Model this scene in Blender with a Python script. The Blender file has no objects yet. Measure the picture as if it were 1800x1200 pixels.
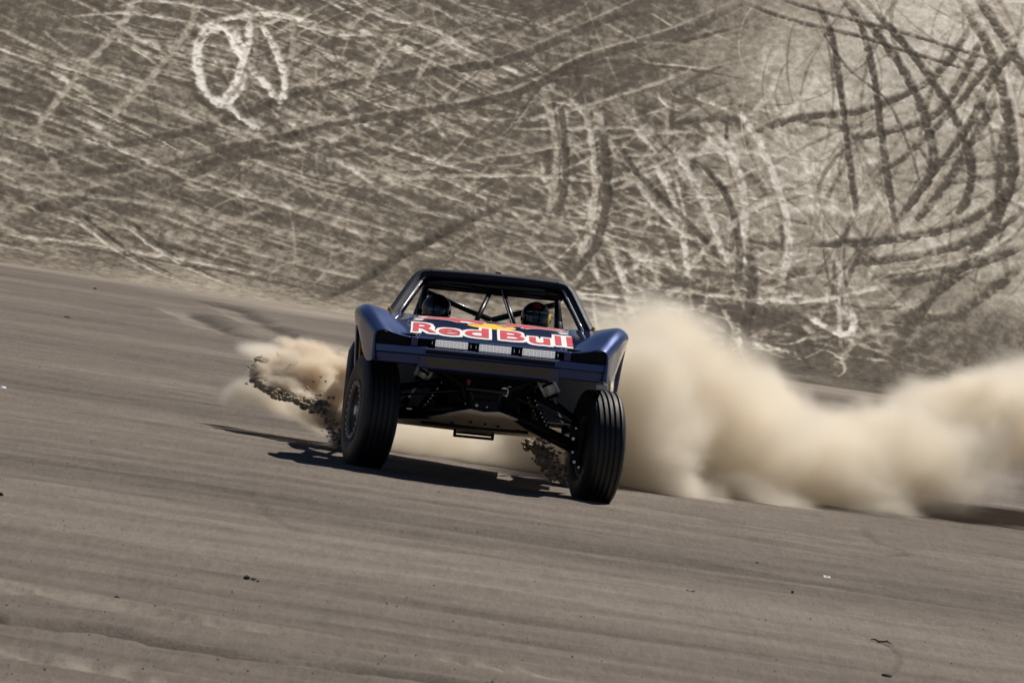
import bpy, bmesh, math, random
import numpy as np
from mathutils import Vector, Matrix, Euler, noise as mnoise

R = math.radians
rnd = random.Random(7)
scn = bpy.context.scene
col = scn.collection

# ------------------------------------------------------------------ camera
FPX = 10000.0                                   # focal length in pixels of the 1800 px wide photograph (200 mm lens)
CAM = np.array([0.0, -47.0, 2.0])
YAW, PITCH, ROLL = 0.002408471, -0.016693788, R(8.5)

def cam_basis():
    f = np.array([math.sin(YAW)*math.cos(PITCH), math.cos(YAW)*math.cos(PITCH), math.sin(PITCH)])
    r0 = np.array([math.cos(YAW), -math.sin(YAW), 0.0]); u0 = np.cross(r0, f)
    r = math.cos(ROLL)*r0 + math.sin(ROLL)*u0
    u = -math.sin(ROLL)*r0 + math.cos(ROLL)*u0
    return r, u, f
CR, CU, CF = cam_basis()

cd = bpy.data.cameras.new('camera'); cam = bpy.data.objects.new('camera', cd); col.objects.link(cam)
cd.sensor_width = 36; cd.lens = 200; cd.clip_start = 0.5; cd.clip_end = 2000
cam.matrix_world = Matrix(((CR[0], CU[0], -CF[0], CAM[0]), (CR[1], CU[1], -CF[1], CAM[1]), (CR[2], CU[2], -CF[2], CAM[2]), (0, 0, 0, 1)))
cd.dof.use_dof = True; cd.dof.focus_distance = 47.3; cd.dof.aperture_fstop = 11
scn.camera = cam

# ------------------------------------------------------------------ light
SUN_EL, SUN_AZ = R(56), R(38)                   # azimuth from +Y (away from the camera) towards +X
world = bpy.data.worlds.new('World'); scn.world = world; world.use_nodes = True
wn = world.node_tree.nodes; bg = wn['Background']
sky = wn.new('ShaderNodeTexSky'); sky.sky_type = 'NISHITA'; sky.sun_disc = False
sky.sun_elevation = SUN_EL; sky.sun_rotation = SUN_AZ; sky.dust_density = 0.4; sky.air_density = 0.7; sky.altitude = 2500
world.node_tree.links.new(sky.outputs[0], bg.inputs[0]); bg.inputs[1].default_value = 0.05
sl = bpy.data.lights.new('sun', 'SUN'); sl.energy = 5.0; sl.angle = R(0.5); sl.color = (1.0, 0.95, 0.87)
so = bpy.data.objects.new('sun', sl); col.objects.link(so)
sdir = Vector((math.sin(SUN_AZ)*math.cos(SUN_EL), math.cos(SUN_AZ)*math.cos(SUN_EL), math.sin(SUN_EL)))
so.rotation_euler = sdir.to_track_quat('Z', 'Y').to_euler(); so.location = sdir*60
scn.view_settings.view_transform = 'Standard'; scn.view_settings.look = 'None'
scn.view_settings.exposure = 0.0; scn.view_settings.gamma = 1.0; scn.view_settings.use_curve_mapping = False
scn.render.engine = 'CYCLES'
scn.cycles.max_bounces = 14; scn.cycles.volume_bounces = 12; scn.cycles.diffuse_bounces = 3
scn.cycles.volume_step_rate = 1.0
scn.cycles.use_denoising = True

# ------------------------------------------------------------------ surveying helpers (photo pixel <-> place)
def ray(px, py):
    d = CF + CR*(px-900)/FPX + CU*(600-py)/FPX
    return d/np.linalg.norm(d)
def project(P):
    d = P - CAM; w = d@CF
    return 900 + FPX*(d@CR)/w, 600 - FPX*(d@CU)/w
def on_ground(px, py, z=0.0):
    d = ray(px, py); t = (z-CAM[2])/d[2]
    return CAM + d*t
def at_y(px, py, y):
    d = ray(px, py); t = (y-CAM[1])/d[1]
    return CAM + d*t
TRUCK_ROT = Euler((R(-3.0), R(-2.9), R(0.9)), 'XYZ')
TRm = np.array(TRUCK_ROT.to_matrix())
def L(px, py, yl):                               # point of the truck's own frame seen at that pixel at local depth yl
    o = TRm.T@CAM; d = TRm.T@ray(px, py); t = (yl-o[1])/d[1]
    return o + d*t

# ------------------------------------------------------------------ object helpers
def tag(o, label=None, cat=None, group=None, kind=None):
    if label: o['label'] = label
    if cat: o['category'] = cat
    if group: o['group'] = group
    if kind: o['kind'] = kind
    return o
def empty(name, loc=(0, 0, 0), rot=(0, 0, 0)):
    o = bpy.data.objects.new(name, None); col.objects.link(o); o.location = loc; o.rotation_euler = rot
    o.empty_display_size = .2
    return o
def link_mesh(name, me, mat=None, parent=None, smooth=False):
    o = bpy.data.objects.new(name, me); col.objects.link(o)
    if mat: me.materials.append(mat)
    if parent is not None: o.parent = parent
    if smooth:
        for p in me.polygons: p.use_smooth = True
    return o
def obj(name, bm, mat=None, parent=None, smooth=False, auto=None):
    me = bpy.data.meshes.new(name)
    bmesh.ops.recalc_face_normals(bm, faces=bm.faces)
    if auto is not None:
        for f in bm.faces: f.smooth = True
        for e in bm.edges:
            if len(e.link_faces) == 2 and e.calc_face_angle(0) > R(auto): e.smooth = False
    bm.to_mesh(me); bm.free()
    return link_mesh(name, me, mat, parent, smooth)
def add_box(bm, c, s, rot=None, bev=0.0):
    M = Matrix.Translation(c) @ (rot.to_matrix().to_4x4() if rot else Matrix.Identity(4)) @ Matrix.Diagonal((s[0], s[1], s[2], 1))
    r = bmesh.ops.create_cube(bm, size=1, matrix=M)
    if bev > 0:
        es = list({e for v in r['verts'] for e in v.link_edges})
        bmesh.ops.bevel(bm, geom=es, offset=bev, segments=2, affect='EDGES', profile=.5)
def add_tube(bm, pts, r, n=12, cap=True):
    pts = [Vector(p) for p in pts]
    rs = r if isinstance(r, (list, tuple)) else [r]*len(pts)
    rings = []
    up = None
    for i, p in enumerate(pts):
        t = (pts[min(i+1, len(pts)-1)] - pts[max(i-1, 0)]).normalized()
        if up is None:
            a = Vector((0, 0, 1)) if abs(t.z) < .9 else Vector((1, 0, 0))
            up = t.cross(a).normalized()
        up = (up - t*up.dot(t)).normalized(); v = t.cross(up)
        rings.append([bm.verts.new(p + (up*math.cos(2*math.pi*k/n) + v*math.sin(2*math.pi*k/n))*rs[i]) for k in range(n)])
    for a, b in zip(rings, rings[1:]):
        for k in range(n): bm.faces.new((a[k], a[(k+1) % n], b[(k+1) % n], b[k]))
    if cap:
        bm.faces.new(rings[0][::-1]); bm.faces.new(rings[-1])
def add_lathe(bm, prof, M=Matrix.Identity(4), n=48, closed=True):
    """prof: (axial x, radius); axis = local X"""
    rings = []
    for x, r in prof:
        rings.append([bm.verts.new(M @ Vector((x, r*math.cos(2*math.pi*k/n), r*math.sin(2*math.pi*k/n)))) for k in range(n)])
    prs = list(zip(rings, rings[1:]))
    if closed: prs.append((rings[-1], rings[0]))
    for a, b in prs:
        for k in range(n): bm.faces.new((a[k], a[(k+1) % n], b[(k+1) % n], b[k]))
    return rings
def add_grid(bm, P, close_u=False):
    """P: list of rows of points"""
    V = [[bm.verts.new(p) for p in row] for row in P]
    for a, b in zip(V, V[1:]):
        for k in range(len(a)-1): bm.faces.new((a[k], a[k+1], b[k+1], b[k]))
    return V
def grid_mesh(name, X, Y, Z, attrs=None):
    """big regular mesh from 2-D arrays"""
    h, w = X.shape
    co = np.stack([X, Y, Z], -1).reshape(-1, 3).astype(np.float32)
    idx = np.arange(h*w).reshape(h, w)
    q = np.stack([idx[:-1, :-1], idx[:-1, 1:], idx[1:, 1:], idx[1:, :-1]], -1).reshape(-1)
    nf = (h-1)*(w-1)
    me = bpy.data.meshes.new(name)
    me.vertices.add(h*w); me.vertices.foreach_set('co', co.ravel())
    me.loops.add(nf*4); me.loops.foreach_set('vertex_index', q.astype(np.int32))
    me.polygons.add(nf); me.polygons.foreach_set('loop_start', np.arange(0, nf*4, 4, dtype=np.int32))
    me.polygons.foreach_set('use_smooth', np.ones(nf, dtype=bool))
    me.update(calc_edges=True)
    for k, a in (attrs or {}).items():
        at = me.attributes.new(k, 'FLOAT', 'POINT'); at.data.foreach_set('value', a.astype(np.float32).ravel())
    return me

# ------------------------------------------------------------------ materials
def mat(name, base=(.5, .5, .5), rough=.5, metal=0.0, coat=0.0, spec=.5, emit=None, estr=0.0):
    m = bpy.data.materials.new(name); m.use_nodes = True
    b = m.node_tree.nodes['Principled BSDF']
    b.inputs['Base Color'].default_value = (*base, 1); b.inputs['Roughness'].default_value = rough
    b.inputs['Metallic'].default_value = metal; b.inputs['Coat Weight'].default_value = coat
    b.inputs['Specular IOR Level'].default_value = spec
    if emit: b.inputs['Emission Color'].default_value = (*emit, 1); b.inputs['Emission Strength'].default_value = estr
    return m
def nodes(m): return m.node_tree.nodes, m.node_tree.links, m.node_tree.nodes['Principled BSDF']
def dusty(m, amount=.35, scale=6.0, dust=(.30, .255, .20), bump=0.0):
    """procedural dust film and slight wear over a plain material"""
    n, l, b = nodes(m)
    tc = n.new('ShaderNodeTexCoord'); nz = n.new('ShaderNodeTexNoise'); nz.inputs['Scale'].default_value = scale
    nz.inputs['Detail'].default_value = 8; nz.inputs['Roughness'].default_value = .65
    l.new(tc.outputs['Object'], nz.inputs['Vector'])
    mr = n.new('ShaderNodeMapRange'); mr.inputs[1].default_value = .42; mr.inputs[2].default_value = .8
    mr.inputs[3].default_value = 0; mr.inputs[4].default_value = amount
    l.new(nz.outputs[0], mr.inputs[0])
    mx = n.new('ShaderNodeMix'); mx.data_type = 'RGBA'
    mx.inputs[6].default_value = b.inputs['Base Color'].default_value; mx.inputs[7].default_value = (*dust, 1)
    l.new(mr.outputs[0], mx.inputs[0]); l.new(mx.outputs[2], b.inputs['Base Color'])
    rr = n.new('ShaderNodeMapRange'); rr.inputs[3].default_value = b.inputs['Roughness'].default_value
    rr.inputs[4].default_value = min(1, b.inputs['Roughness'].default_value+.25); l.new(nz.outputs[0], rr.inputs[0]); l.new(rr.outputs[0], b.inputs['Roughness'])
    if bump:
        bp = n.new('ShaderNodeBump'); bp.inputs['Strength'].default_value = bump; bp.inputs['Distance'].default_value = .004
        n2 = n.new('ShaderNodeTexNoise'); n2.inputs['Scale'].default_value = scale*8; l.new(tc.outputs['Object'], n2.inputs['Vector'])
        l.new(n2.outputs[0], bp.inputs['Height']); l.new(bp.outputs[0], b.inputs['Normal'])
    return m
M = {}
M['navy'] = dusty(mat('navy_paint', (.016, .036, .15), .26, .5, 1.0), .02, 5)
M['navy_matte'] = dusty(mat('navy_matte_paint', (.006, .010, .026), .5, 0, 0, .35), .02, 5)
M['black'] = dusty(mat('black_plastic', (.0022, .0022, .0026), .45, spec=.3), .012, 8)
M['frame_black'] = dusty(mat('black_frame_paint', (.0022, .0022, .0026), .4, spec=.25), .012, 10)
M['tube'] = dusty(mat('black_tube_paint', (.004, .004, .005), .25, 0, .2), .01, 8)
M['grey_panel'] = dusty(mat('grey_panel', (.30, .275, .25), .6), .25, 4)
M['insert'] = dusty(mat('brown_grey_insert', (.055, .049, .040), .25, 0, .4), .15, 5)
M['yellow'] = dusty(mat('yellow_paint', (.92, .55, .015), .4), .1, 6)
M['red'] = dusty(mat('red_vinyl', (.62, .03, .055), .4), .12, 9)
M['white'] = dusty(mat('white_vinyl', (.85, .85, .84), .4), .04, 9)
M['silver'] = mat('silver_metal', (.95, .92, .85), .3, .15)
M['chrome'] = mat('chrome', (.92, .92, .94), .15, .45)
M['rubber'] = dusty(mat('rubber', (.0075, .008, .0105), .40, spec=.5), .06, 7, bump=.25)
M['rim'] = dusty(mat('rim_metal', (.22, .20, .17), .4, .3), .35, 7)
M['bolt'] = mat('bolt_metal', (.85, .82, .76), .3, .5)
M['disc'] = dusty(mat('disc_metal', (.10, .10, .10), .45, .5), .2, 8)
M['skid'] = dusty(mat('skid_plate_metal', (.95, .80, .58), .5, .0), .5, 6, dust=(.45, .36, .25), bump=.2)
M['helmet_black'] = mat('helmet_black', (.003, .003, .004), .3, 0, .1)
M['helmet_navy'] = mat('helmet_navy', (.005, .008, .022), .22, 0, .4)
M['visor'] = mat('visor', (.006, .006, .007), .12, 0, .5)
M['suit'] = dusty(mat('race_suit', (.012, .015, .035), .85), .1, 12)
M['led'] = mat('led', (.8, .8, .82), .25, 0, 0, .5, (1.0, .98, .96), .4)
M['led_ring'] = mat('led_reflector', (.5, .5, .53), .3, .3)
M['stone'] = dusty(mat('dark_stone', (.018, .016, .015), .8), .15, 20)
M['twig'] = dusty(mat('twig', (.03, .024, .02), .9), .2, 20)
M['paper'] = mat('paper', (.8, .8, .82), .7)

def sand_mat(name, ramp, use_attr=True, streak=None, grain=40.0, bump=.35, bdist=.02, grain_amp=.16, mid_amp=.16, gst=(1, 1, 1)):
    m = mat(name, (.2, .18, .155), .95, spec=.15)
    n, l, b = nodes(m)
    geo = n.new('ShaderNodeNewGeometry')
    def nz(scale, detail=4, stretch=(1, 1, 1), rough=.6):
        mp = n.new('ShaderNodeMapping'); mp.inputs['Scale'].default_value = stretch; l.new(geo.outputs['Position'], mp.inputs[0])
        t = n.new('ShaderNodeTexNoise'); t.inputs['Scale'].default_value = scale; t.inputs['Detail'].default_value = detail; t.inputs['Roughness'].default_value = rough
        l.new(mp.outputs[0], t.inputs['Vector']); return t.outputs[0]
    def ma(op, a, c, clamp=False):
        x = n.new('ShaderNodeMath'); x.operation = op; x.use_clamp = clamp
        for i, v in enumerate((a, c)):
            if isinstance(v, (int, float)): x.inputs[i].default_value = v
            else: l.new(v, x.inputs[i])
        return x.outputs[0]
    if use_attr:
        at = n.new('ShaderNodeAttribute'); at.attribute_name = 'tone'; v = at.outputs['Fac']
    else:
        v = ma('ADD', .45, 0.0)
    g = nz(grain, 3, gst, rough=.7); v = ma('ADD', v, ma('MULTIPLY', ma('SUBTRACT', g, .5), grain_amp*2))
    md = nz(2.2, 6, gst); v = ma('ADD', v, ma('MULTIPLY', ma('SUBTRACT', md, .5), mid_amp*2))
    hgt = ma('ADD', ma('MULTIPLY', g, .5), md)
    if streak:
        for sc, st, amp in streak:
            s = nz(sc, 5, st); v = ma('ADD', v, ma('MULTIPLY', ma('SUBTRACT', s, .5), amp*2)); hgt = ma('ADD', hgt, s)
    cr = n.new('ShaderNodeValToRGB'); e = cr.color_ramp.elements
    e[0].position = ramp[0][0]; e[0].color = (*ramp[0][1], 1); e[1].position = ramp[-1][0]; e[1].color = (*ramp[-1][1], 1)
    for p, c in ramp[1:-1]:
        k = e.new(p); k.color = (*c, 1)
    l.new(v, cr.inputs[0]); l.new(cr.outputs[0], b.inputs['Base Color'])
    bp = n.new('ShaderNodeBump'); bp.inputs['Strength'].default_value = bump; bp.inputs['Distance'].default_value = bdist
    l.new(hgt, bp.inputs['Height']); l.new(bp.outputs[0], b.inputs['Normal'])
    return m
M['ground'] = sand_mat('flat_sand', [(0, (.036, .030, .025)), (.45, (.158, .132, .110)), (1, (.35, .30, .25))],
                       streak=[(1.0, (.16, 1.8, 1), .12), (1.0, (.8, 5.0, 1), .06), (26.0, (1, .10, 1), .13), (7.0, (1, .13, 1), .08)], grain=55, bump=.6, bdist=.015, grain_amp=.20, mid_amp=.10)
M['hill'] = sand_mat('tracked_sand', [(0, (.038, .030, .022)), (.3, (.122, .100, .076)), (.6, (.385, .335, .265)), (1, (.90, .85, .77))],
                     grain=11, bump=.35, bdist=.04, grain_amp=.16, mid_amp=.08, gst=(1, .5, .5))
M['clod'] = sand_mat('damp_sand_clods', [(0, (.20, .16, .115)), (.45, (.42, .345, .255)), (1, (.58, .48, .36))], use_attr=False,
                      streak=[(3.0, (.5, 1, 3.0), .2)], grain=45, bump=.7, bdist=.03)

# ------------------------------------------------------------------ terrain
def vnoise(shape, cr, cc, seed):
    """smooth value noise on an index grid; cr, cc = cell size in rows / columns"""
    rs = np.random.RandomState(seed)
    h, w = shape; gh, gw = int(h/cr)+3, int(w/cc)+3
    g = rs.rand(gh, gw)
    y = np.arange(h)/cr; x = np.arange(w)/cc
    yi = y.astype(int); xi = x.astype(int); fy = y-yi; fx = x-xi
    fy = fy*fy*(3-2*fy); fx = fx*fx*(3-2*fx)
    a = g[yi][:, xi]; b2 = g[yi][:, xi+1]; c = g[yi+1][:, xi]; d = g[yi+1][:, xi+1]
    return (a*(1-fx)+b2*fx)*(1-fy)[:, None] + (c*(1-fx)+d*fx)*fy[:, None]
def fbm(shape, cr, cc, seed, o=4, gain=.55):
    s = 0; a = 1; t = 0
    for k in range(o):
        if min(cr, cc) < 1.01: break
        s = s + a*vnoise(shape, cr, cc, seed+k*31); t += a; a *= gain; cr /= 2; cc /= 2
    return s/t
def sstep(a, b, x):
    t = np.clip((x-a)/(b-a), 0, 1); return t*t*(3-2*t)

YF, SL = 80.0, math.tan(R(27))                  # foot of the hill, slope
def hill_z(x, y):
    w = 1.0
    t = (y-YF)/w
    z = SL*w*np.where(t > 30, t, np.log1p(np.exp(np.minimum(t, 30))))
    und = .22*np.sin(x*.23+1.1)*np.sin(y*.19+.4) + .10*np.sin(x*.61+2.)*np.sin(y*.47)
    z = z + und*sstep(YF+1, YF+9, y)
    # crest: level off far above the frame
    z = np.where(y > 110, SL*(110-YF) + 6*np.tanh((y-110)*SL/6), z)
    return z

# pixel polyline -> hill plane
def hill_pt(px, py):
    d = ray(px, py); o = CAM
    # z = SL*(y-YF)
    t = (SL*(o[1]-YF) - o[2])/(d[2]-SL*d[1])
    p = o+d*t
    return p[0], p[1]
def catmull(pts, n=10):
    P = [np.array(p, float) for p in pts]
    if len(P) == 2: return [P[0]+(P[1]-P[0])*k/n for k in range(n+1)]
    P = [2*P[0]-P[1]] + P + [2*P[-1]-P[-2]]
    out = []
    for i in range(1, len(P)-2):
        a, b, c, d = P[i-1:i+3]
        for k in range(n):
            t = k/n
            out.append(.5*((2*b)+(-a+c)*t+(2*a-5*b+4*c-d)*t*t+(-a+3*b-3*c+d)*t**3))
    out.append(P[-2]); return out

HX = np.concatenate([np.arange(-46, -14.6, .15), np.arange(-14.6, 14.9, .0265), np.arange(14.95, 46, .15)]); HY = np.arange(76.0, 106.0, .052)
hs = (len(HY), len(HX))
tone = np.zeros(hs); dz = np.zeros(hs)
GX, GY = np.meshgrid(HX, HY)
HZ0 = hill_z(GX, GY)
hp = np.stack([GX, GY, HZ0], -1)
PX, PY = project(hp)
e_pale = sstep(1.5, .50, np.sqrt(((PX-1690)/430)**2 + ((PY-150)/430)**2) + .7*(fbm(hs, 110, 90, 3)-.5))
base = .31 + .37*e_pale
base += .10*sstep(420, 520, PY-0.10*PX)*(PX < 1000)*sstep(1000, 700, PX)
n_big = fbm(hs, 70, 160, 11); n_mid = fbm(hs, 20, 24, 12); n_fin = fbm(hs, 4, 6, 13, 3); n_patch = fbm(hs, 26, 40, 14)
base -= .09*sstep(420, 560, PY-.02*PX)*sstep(900, 1150, PX)*sstep(1750, 1550, PX)
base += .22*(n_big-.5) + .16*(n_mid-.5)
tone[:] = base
gran = fbm(hs, 3.2, 5, 41, 2, .7); edge_n = fbm(hs, 6, 7, 21, 3); brk = fbm(hs, 12, 16, 22, 4); brk2 = fbm(hs, 5, 40, 23, 3)
def paint(px_pts, wpx, val, strength=1.0, breakup=.5, depth=.02, berm=0.0, taper=.12):
    pts = catmull(px_pts, 10)
    q = np.array([hill_pt(*p) for p in pts])
    wm = wpx/72.0/2
    pad = wm*2.2+.06
    x0, x1 = q[:, 0].min()-pad, q[:, 0].max()+pad; y0, y1 = q[:, 1].min()-pad*2, q[:, 1].max()+pad*2
    ix0, ix1 = np.searchsorted(HX, [x0, x1]); iy0, iy1 = np.searchsorted(HY, [y0, y1])
    if ix1-ix0 < 2 or iy1-iy0 < 2: return
    D = np.full((iy1-iy0, ix1-ix0), 9.0); TT = np.zeros(D.shape); ns_ = len(q)-1
    for si, (a, b) in enumerate(zip(q[:-1], q[1:])):
        sx0, sx1 = np.searchsorted(HX, [min(a[0], b[0])-pad, max(a[0], b[0])+pad]); sy0, sy1 = np.searchsorted(HY, [min(a[1], b[1])-pad*2, max(a[1], b[1])+pad*2])
        if sx1 <= sx0 or sy1 <= sy0: continue
        X = GX[sy0:sy1, sx0:sx1]; Y = GY[sy0:sy1, sx0:sx1]*1.0
        ab = b-a; L2 = ab@ab+1e-9
        t = np.clip(((X-a[0])*ab[0]+(Y-a[1])*ab[1])/L2, 0, 1)
        # widths are judged across the slope: depth counts less, as tyre ruts are seen foreshortened
        d = np.sqrt((X-a[0]-t*ab[0])**2 + ((Y-a[1]-t*ab[1])*.62)**2)
        S = D[sy0-iy0:sy1-iy0, sx0-ix0:sx1-ix0]; Q = TT[sy0-iy0:sy1-iy0, sx0-ix0:sx1-ix0]; bt = d < S; S[bt] = d[bt]; Q[bt] = (si+t[bt])/ns_
    sl_ = (slice(iy0, iy1), slice(ix0, ix1))
    ww = wm*(1+1.1*(edge_n[sl_]-.5))
    tp = np.clip(np.minimum(TT, 1-TT)/taper, 0, 1)**.7 if taper > 0 else 1.0
    a = sstep(1.35, .45, D/np.maximum(ww*(.45+.55*tp), .01))*tp
    br = sstep(.5-.30, .5+.18, brk[sl_] + (1-breakup)*.45 - .10)
    a = a*(1-breakup*.9 + breakup*.9*br)*strength*(1-.55*sstep(.52, .30, gran[sl_]))
    T = tone[sl_]; T += (val-T)*a
    dz[sl_] += -depth*a + berm*sstep(2.1, 1.3, D/wm)*sstep(.7, 1.2, D/wm)

# random background streaks, direction depends on the part of the hill
r2 = random.Random(5)
def streaks(n, box, ang, dang, ln, w, vals, curve=.1, brk_=.5, st=(.4, .9)):
    for _ in range(n):
        x = r2.uniform(box[0], box[2]); y = r2.uniform(box[1], box[3]); a = R(r2.gauss(ang, dang)); l_ = r2.uniform(*ln)
        c = r2.gauss(0, curve)
        pts = []
        for k in range(4):
            t = (k-1.5)/3; aa = a + c*t
            pts.append((x+math.cos(aa)*l_*t, y+math.sin(aa)*l_*t))
        paint(pts, r2.uniform(*w), r2.choice(vals), r2.uniform(*st), brk_, .012, taper=.4)
LT = (.58, .70, .85); DK = (.12, .18, .22)
streaks(70, (-100, 130, 800, 460), 17, 5, (150, 600), (4, 13), DK)
streaks(230, (-100, 60, 900, 470), 19, 5, (60, 420), (3, 10), LT, st=(.3, 1.0))
streaks(120, (-100, 60, 900, 470), 20, 7, (40, 200), (3, 8), DK, st=(.35, .9))
streaks(90, (100, -30, 950, 240), 26, 8, (50, 260), (4, 11), LT, st=(.5, 1))
streaks(60, (250, -30, 1000, 200), 40, 25, (40, 140), (4, 10), DK, st=(.5, 1))
streaks(40, (500, -20, 1250, 300), 25, 14, (80, 300), (3, 9), LT, st=(.5, 1))
streaks(40, (500, -20, 1300, 400), -15, 8, (150, 500), (7, 16), DK)
streaks(110, (600, 150, 1450, 520), 30, 25, (30, 170), (4, 13), LT, .4, .8, (.5, 1))
streaks(35, (1000, 180, 1480, 540), 55, 14, (100, 260), (5, 12), LT, .5, .8, (.5, 1))
streaks(30, (1050, 200, 1520, 560), -25, 14, (80, 260), (5, 13), LT, .4, .8, (.5, 1))
streaks(40, (950, 200, 1500, 660), 20, 40, (60, 220), (6, 18), DK, .4, .7)
streaks(60, (1150, 430, 1700, 650), 8, 16, (80, 260), (5, 13), (.6, .75, .9), .3, .8, (.6, 1))
streaks(25, (1250, 470, 1750, 680), -15, 20, (90, 260), (9, 22), (.12, .2, .25), .3, .6)
streaks(14, (1450, -60, 1900, 420), -40, 25, (150, 500), (4, 9), (.40, .45), .5, .6, (.3, .6))
streaks(30, (0, 380, 760, 520), 13, 4, (200, 600), (3, 9), (.55, .62, .3, .25), st=(.3, .7))
streaks(60, (1000, 170, 1520, 640), 35, 30, (60, 200), (5, 12), (.72, .85, .95), .4, .45, (.4, .9))
streaks(50, (980, 170, 1560, 640), -30, 30, (60, 220), (5, 12), (.7, .8, .15), .4, .5, (.4, .8))
streaks(60, (950, 130, 1500, 660), 75, 16, (100, 280), (6, 14), (.75, .85, .14, .18), .4, .45, (.4, .9))
streaks(90, (0, 0, 1000, 440), 19, 6, (100, 380), (2, 6), (.8, .9, .12), .08, .5, (.5, 1))
streaks(60, (450, 0, 1000, 320), -22, 14, (80, 300), (4, 9), (.72, .14), .25, .5, (.4, .8))
streaks(26, (1380, 0, 1820, 480), -50, 22, (200, 520), (4, 9), (.2, .26), .6, .4, (.3, .8))
streaks(20, (1380, 0, 1820, 480), 62, 14, (150, 420), (4, 10), (.2, .72), .4, .4, (.3, .7))
streaks(160, (350, 40, 1400, 520), 10, 40, (120, 320), (3, 7), (.7, .82, .16, .2), .7, .35, (.3, .7))
streaks(60, (1300, 0, 1820, 520), 20, 60, (160, 420), (3, 6), (.2, .25, .75), .8, .3, (.3, .7))
streaks(70, (900, 330, 1350, 560), 14, 8, (80, 300), (4, 10), (.7, .85, .14), .2, .5, (.4, .9))
# the same kind of traffic goes on along the slope on both sides of the frame
for x0_ in (-2400, -1250, 1750, 2900):
    streaks(70, (x0_, -120, x0_+1250, 460), 18, 14, (200, 600), (8, 18), LT, .2, .4, (.4, 1))
    streaks(45, (x0_, -120, x0_+1250, 460), -14, 18, (200, 600), (10, 22), DK, .3, .3, (.4, .9))
    streaks(25, (x0_, -120, x0_+1250, 460), 70, 20, (150, 400), (10, 18), (.16, .75), .6, .3, (.5, .9))
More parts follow.
